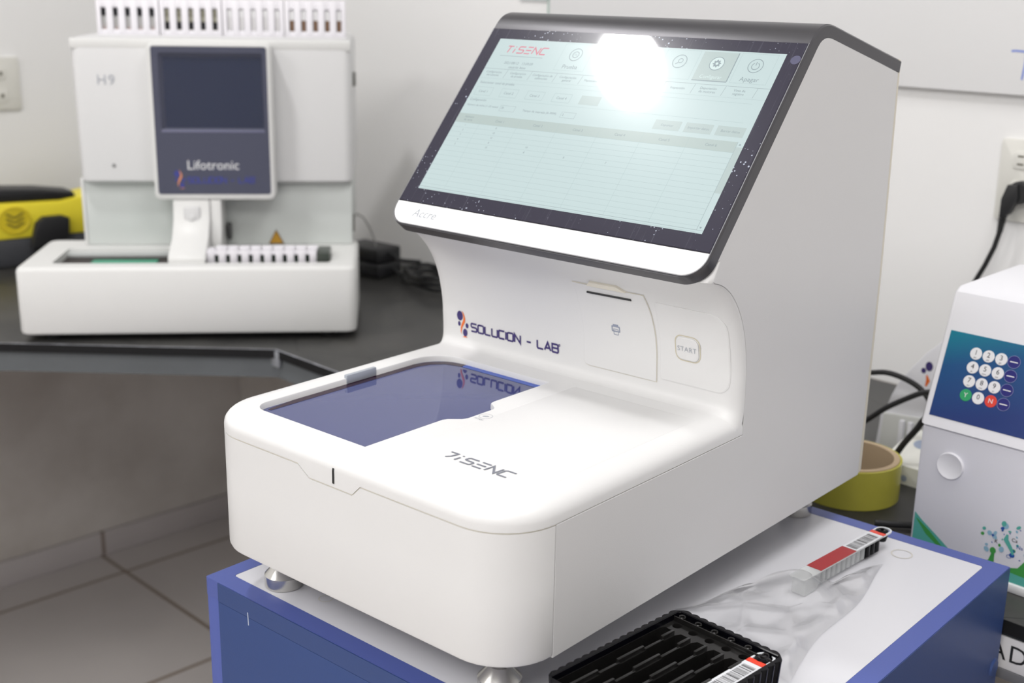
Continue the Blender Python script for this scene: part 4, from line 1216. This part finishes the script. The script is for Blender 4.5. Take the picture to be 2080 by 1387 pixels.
put(g, ribbon([(.0640, .1150), (.0665, .1080), (.0640, .1000)], [.002, .005, .002]), lambda a, b: (a, .0056, b), ORANGE)
g.build('company_logo', NAVYTXT, HS2, recalc=False)
T3 = thing('plastic_tray', 'ivory plastic tray with blue round marks behind the tape roll', 'tray', RW(.206, .8320, ZC), RHO)
MK = mat('pale_blue_mark', (.36, .42, .55), .5)
TB = G().prism([(0, .0), (0, .024), (.078, .046), (.078, 0)], 'x', 0, .134, .003).build('tray_body', mat('ivory_plastic', (.82, .82, .77), .4), T3)
g = G()
for cx, cy in ((.030, .050), (.052, .040), (.044, .062)): put(g, ell(cx, cy, .012, .010), lambda a, b: (a, b, .0244 + .282 * b), MK)
g.build('blue_marks', MK, TB, recalc=False)
g = G()
for cx, cz in ((.022, .014), (.034, .008)): put(g, ell(cx, cz, .0040, .0040), lambda a, b: (a, -.0004, b), MK)
g.build('round_mark', MK, TB, recalc=False)


def smooth_pts(P, n=6):
    P = [Vector(p) for p in P]; out = []
    for i in range(len(P) - 1):
        p0, p1, p2, p3 = P[max(i - 1, 0)], P[i], P[i + 1], P[min(i + 2, len(P) - 1)]
        for k in range(n):
            t_ = k / n; out.append(tuple(.5 * (2 * p1 + (p2 - p0) * t_ + (2 * p0 - 5 * p1 + 4 * p2 - p3) * t_ ** 2 + (3 * p1 - p0 - 3 * p2 + p3) * t_ ** 3)))
    out.append(tuple(P[-1])); return out


def cable(label, P, r=.0045):
    o = G().tube(smooth_pts(P), r, 10).build('power_cable', RUBBER, None, loc=(0, 0, 0), rotz=RHO)
    return tag(o, label, 'cable', 'black cables behind the large analyser')


cable('black cable arching high behind the large analyser towards the keypad unit', [(.060, .905, ZC + .02), (.085, .905, .010), (.105, .905, .034), (.125, .905, .043), (.142, .905, .047), (.163, .905, .052), (.184, .905, .051), (.204, .905, .046), (.218, .905, .038), (.228, .905, .026), (.236, .905, .0)], .0036)
cable('black cable rising in a slant behind the large analyser to the keypad unit', [(.100, .870, ZC + .006), (.125, .870, -.036), (.151, .870, -.014), (.164, .870, -.003), (.187, .870, .018), (.212, .870, .036), (.235, .870, .050), (.250, .870, .052), (.262, .870, .040)], .0036)
cable('black cable running from behind the tape roll up to the keypad unit', [(.200, .8280, ZC + .006), (.217, .8280, -.046), (.223, .8280, -.034), (.236, .8280, -.008), (.252, .8280, .017), (.262, .8280, .034), (.285, .8280, .055), (.320, .8500, .04)], .0040)
cable('short black cable on the worktop between tape roll and keypad unit', [(.282, .690, ZC + .0055), (.300, .702, ZC + .0055), (.318, .716, ZC + .0055), (.332, .722, ZC + .0055)], .004)

# tape roll
t = thing('tape_roll', 'wide roll of yellowish packing tape lying flat behind the large analyser', 'tape', RW(.2060, .7590, ZC), 0)
TR = .0600
G().lathe([(TR - .0030, .0006), (TR, .0006), (TR, .0480), (TR - .0030, .0480), (TR - .0030, .0006)], n=56, cap=False).build('tape_winding', mat('olive_yellow_tape', (.56, .52, .08), .22, noise=.12, nscale=30), t)
G().lathe([(TR - .0100, 0), (TR - .0033, 0), (TR - .0033, .0490), (TR - .0100, .0490), (TR - .0100, 0)], n=56, cap=False).build('cardboard_core', mat('cardboard', (.50, .38, .25), .7), t)

# ------------------------------------------------------------------ test cartridges
CLP = mat('clear_moulding', (.80, .82, .82), .12, alpha=.42); REDL = mat('red_label', (.36, .022, .025), .3); REDB = mat('bright_red_band', (.75, .05, .02), .3)
BCW = mat('barcode_paper', (.72, .73, .76), .25); RIM = mat('clear_rim', (.70, .72, .75), .2)


def cartridge(label, loc, rz, dark=False, y0=0.0, group='test cartridges on the cabinet'):
    t_ = thing('test_cartridge', label, 'cartridge', loc, rz, group)
    w_ = .0168; h_ = .0180
    G().prism(rrect(0, w_, y0, .140, .002, 3), 'z', h_ - .0012, h_, .0004).build('top_strip', CLP, t_)
    lo, li = [(a, b) for a, b in rrect(.0004, w_ - .0004, .139, .1605, (.001, .001, .0078, .0078), 6)], rrect(.0022, w_ - .0022, .1410, .1588, (.001, .001, .006, .006), 6)
    g_ = G(); g_.loft([[(a, b, z) for a, b in P_] for P_, z in ((lo, h_ - .0014), (lo, h_), (li, h_), (li, h_ - .0014))], cap=False); g_.build('end_loop', RIM, t_)
    g_ = G().box(.0006, w_ - .0006, .0285, .0895, h_, h_ + .0003, 0); g_.build('red_label', REDL if not dark else BCW, t_)
    g_ = G().box(.0006, w_ - .0006, .0905, .1385, h_, h_ + .0003, 0); BL = g_.build('barcode_label', BCW, t_)
    g_ = G(); random.seed(5); y_ = .0925
    while y_ < .134:
        d_ = random.choice([.0004, .0007, .0011]); put(g_, quad(.0030, w_ - .0026, y_, y_ + d_), lambda a, b: (a, b, h_ + .0004), BLACKM); y_ += d_ + random.choice([.0005, .0008, .0012])
    g_.build('barcode', BLACKM, BL, recalc=False)
    G().box(.0006, w_ - .0006, .1390, .1445, h_, h_ + .0004, 0).build('red_band', REDB, t_)
    g_ = G().lathe([(.0020, h_ - .004), (.0020, h_ + .0012), (.0036, h_ + .0016), (.0060, h_ + .0006), (.0062, h_ - .0040), (.0048, h_ - .010)], c=(w_ / 2, .1500, 0), n=24, cap=True)
    g_.build('black_cap', BLACKG, t_)
    for k in range(13):
        y0_ = .0310 + k * .0086; m_ = CLP if k < 10 else BLACKG
        a_ = .0030 if k < 10 else .0022
        rr1 = rrect(a_, w_ - a_, y0_ - .0030, y0_ + .0030, .0020, 3); rr2 = rrect(a_ + .003, w_ - a_ - .003, y0_ - .0018, y0_ + .0018, .0014, 3)
        g_ = G(); g_.loft([[(a, b, .0002) for a, b in rr2], [(a, b, .003) for a, b in rr1], [(a, b, h_ - .0013) for a, b in rr1]]); g_.build('well', m_, t_)
    g_ = G().box(.0012, w_ - .0012, y0 + .004, .0265, .0004, h_ - .0014, .001); g_.build('clear_end_block', CLP, t_)
    return t_


cartridge('clear test cartridge with red label and black cap lying loose on the white cabinet top', (.3975, .3440, .0006), radians(-4.6))

# black tray
TY = radians(-5.2); TO = Vector((.3706, .0235, 0)); TWd, TLn, THt = .1065, .1590, .0450
t = thing('cartridge_tray', 'black ribbed plastic tray with slots on the front right of the blue cabinet', 'tray', (TO.x, TO.y, .0002), TY)


def scal(x0, x1, y0, y1, amp, pitch):
    P = []
    def seg(a, b, n_):
        L = sqrt((b[0] - a[0]) ** 2 + (b[1] - a[1]) ** 2); k_ = int(round((L - .010) / pitch)); N_ = k_ * 8
        dx, dy = (b[0] - a[0]) / L, (b[1] - a[1]) / L; st = .005; ln = L - .010
        for i in range(N_ + 1):
            q = st + ln * i / N_; o_ = amp * abs(sin(pi * k_ * i / N_)); P.append((a[0] + dx * q + n_[0] * o_, a[1] + dy * q + n_[1] * o_))
    seg((x0, y0), (x1, y0), (0, -1)); seg((x1, y0), (x1, y1), (1, 0)); seg((x1, y1), (x0, y1), (0, 1)); seg((x0, y1), (x0, y0), (-1, 0))
    return P


S_out = scal(.0016, TWd - .0016, .0016, TLn - .0016, .0017, .0084); nS = len(S_out)


def sc_in(d):
    out = []
    for a, b in S_out:
        out.append((min(max(a, d), TWd - d), min(max(b, d), TLn - d)))
    return out


g = G()
bot = [(TWd / 2 + (a - TWd / 2) * .955, TLn / 2 + (b - TLn / 2) * .97) for a, b in S_out]
g.loft([[(a, b, 0) for a, b in bot], [(a, b, THt - .0008) for a, b in S_out], [(TWd / 2 + (a - TWd / 2) * .990, TLn / 2 + (b - TLn / 2) * .993, THt) for a, b in S_out], [(a, b, THt) for a, b in sc_in(.0046)], [(a, b, THt - .0008) for a, b in sc_in(.0052)], [(a, b, THt - .0052) for a, b in sc_in(.0058)]], cap=False)
V, F = fill([[(a, b, 0) for a, b in bot]]); g.add(V, F)
g.build('tray_shell', BLACKG, t, sharp=.5)
# inner deck with round holes and slot openings
zd = THt - .0052; px_ = .0161; xs0 = .0120
outer_ = [(.0058, .0058), (TWd - .0058, .0058), (TWd - .0058, TLn - .0058), (.0058, TLn - .0058)]
loops = [[(a, b, zd) for a, b in outer_]]
holes_ = []
for k in range(6):
    cx = xs0 + px_ * k; hl = circ(cx + .0020, .1400, .0038, 18); loops.append([(a, b, zd) for a, b in hl]); holes_.append(hl)
    sl = [(cx - .0058, .0085), (cx + .0064, .0085), (cx + .0064, .1270), (cx + .0040, .1320), (cx - .0036, .1320), (cx - .0058, .1270)]
    sl = [(a, b) for a, b in sl]; loops.append([(a, b, zd) for a, b in sl]); holes_.append(sl)
g = G(); V, F = fill(loops); g.add(V, F)
for i_, hl in enumerate(holes_):
    zb_ = .022 if i_ % 2 == 0 else .006
    g.loft([[(a, b, zd) for a, b in hl], [(a, b, zb_) for a, b in hl]], cap=False, smooth=False); g.add([(a, b, zb_) for a, b in hl], [tuple(range(len(hl)))])
g.build('slot_deck', BLACKR, t)
for k in range(5):                                     # stepped ribs between the slots
    cx = .0204 + px_ * k
    g = G(); y_ = .010; j = 0
    while y_ < .122:
        L_ = (.030, .022)[j % 2]; off_ = .0007 if j % 2 else -.0007
        cxx = min(max(cx, .0085), TWd - .0085)
        g.box(cxx - .0013 + off_, cxx + .0013 + off_, y_, min(y_ + L_, .1285), zd - .0005, zd + (.0034, .0016)[j % 2], .0005); y_ += L_; j += 1
    g.build('rib', BLACKR, t)
G().box(.0062, TWd - .0062, .1452, .1464, zd - .0005, zd + .0042, .0005).build('cross_rib', BLACKR, t)
for k in range(6):
    cx = .0112 + px_ * k
    g = G(); g.lathe([(.0016, 0), (.0030, .0), (.0031, .0034), (.0026, .0040), (.0019, .0034), (.0017, .001)], c=(cx, .1500, zd), n=20, cap=False); g.build('peg', BLACKR, t)
c_, s_ = cos(TY), sin(TY)
cxl = .0924 - .0084; cyl = -.0048
cartridge('test cartridge with barcode label and red band sitting in the black tray', (TO.x + cxl * c_ - cyl * s_, TO.y + cxl * s_ + cyl * c_, .0245), TY, dark=True, y0=.0115)


# plastic bag
def film_mat():
    m = bpy.data.materials.new('crinkled_clear_film'); m.use_nodes = True; nt = m.node_tree; nt.nodes.clear()
    out = nt.nodes.new('ShaderNodeOutputMaterial'); tr = nt.nodes.new('ShaderNodeBsdfTransparent'); tr.inputs[0].default_value = (.985, .985, .985, 1)
    gl_ = nt.nodes.new('ShaderNodeBsdfGlossy'); gl_.inputs['Roughness'].default_value = .12; df = nt.nodes.new('ShaderNodeBsdfDiffuse'); df.inputs[0].default_value = (.97, .97, .98, 1)
    a = nt.nodes.new('ShaderNodeMixShader'); a.inputs[0].default_value = .11; b = nt.nodes.new('ShaderNodeMixShader')
    fr_ = nt.nodes.new('ShaderNodeFresnel'); fr_.inputs[0].default_value = 1.38
    nt.links.new(tr.outputs[0], a.inputs[1]); nt.links.new(df.outputs[0], a.inputs[2])
    nt.links.new(fr_.outputs[0], b.inputs[0]); nt.links.new(a.outputs[0], b.inputs[1]); nt.links.new(gl_.outputs[0], b.inputs[2]); nt.links.new(b.outputs[0], out.inputs[0])
    return m


from mathutils import noise as NZ
A_, B_, C_, D_ = Vector((.3400, .2450)), Vector((.3800, .3760)), Vector((.4400, .4570)), Vector((.4720, .2050))
nu, nv = 90, 90
g = G(); V = []
for i in range(nu + 1):
    for j in range(nv + 1):
        u, v = i / nu, j / nv * (1 - .26 * math.exp(-((i / nu - .45) / .25) ** 2))
        P = (A_ * (1 - u) + D_ * u) * (1 - v) + (B_ * (1 - u) + C_ * u) * v
        P += Vector((.0035 * sin(v * 9 + u * 2), .0025 * sin(u * 7 + 1)))
        d_, p_ = NZ.voronoi(Vector((P.x * 20 + P.y * 13 + .4, P.y * 15 - P.x * 17, .3)))
        fold = min(1, (d_[1] - d_[0]) * 1.6)                  # flat facets meeting in creases
        n1 = NZ.noise(Vector((P.x * 30, P.y * 30, 2.0)))
        e_ = min(1, min(u, 1 - u, j / nv, 1 - j / nv) * 9)
        z = .0012 + (.0070 * (1 - fold) + .0020 * abs(n1)) * e_
        d = (P - Vector((.405, .350))).length
        z = max(z, .0196 - max(0, d - .010) * .55)
        lx = (P.x - TO.x) * c_ + (P.y - TO.y) * s_; ly = -(P.x - TO.x) * s_ + (P.y - TO.y) * c_
        if ly < TLn + .016: z = max(z, (THt + .0020) * min(1, max(0, (TLn + .016 - ly) / .014)) * (1 if lx > .055 else max(0, lx / .055)))
        if ly < TLn + .002 and lx < .070: continue_y = TLn + .003 - ly; P += Vector((-s_, c_)) * continue_y
        V.append((P.x, P.y, z))
F = [(i * (nv + 1) + j, (i + 1) * (nv + 1) + j, (i + 1) * (nv + 1) + j + 1, i * (nv + 1) + j + 1) for i in range(nu) for j in range(nv)]
g.add(V, F, None, True)
o = g.build('plastic_wrapper', film_mat(), None, recalc=False, sharp=.5)
tag(o, 'crumpled clear plastic wrapper between the black tray and the loose cartridge', 'wrapper')
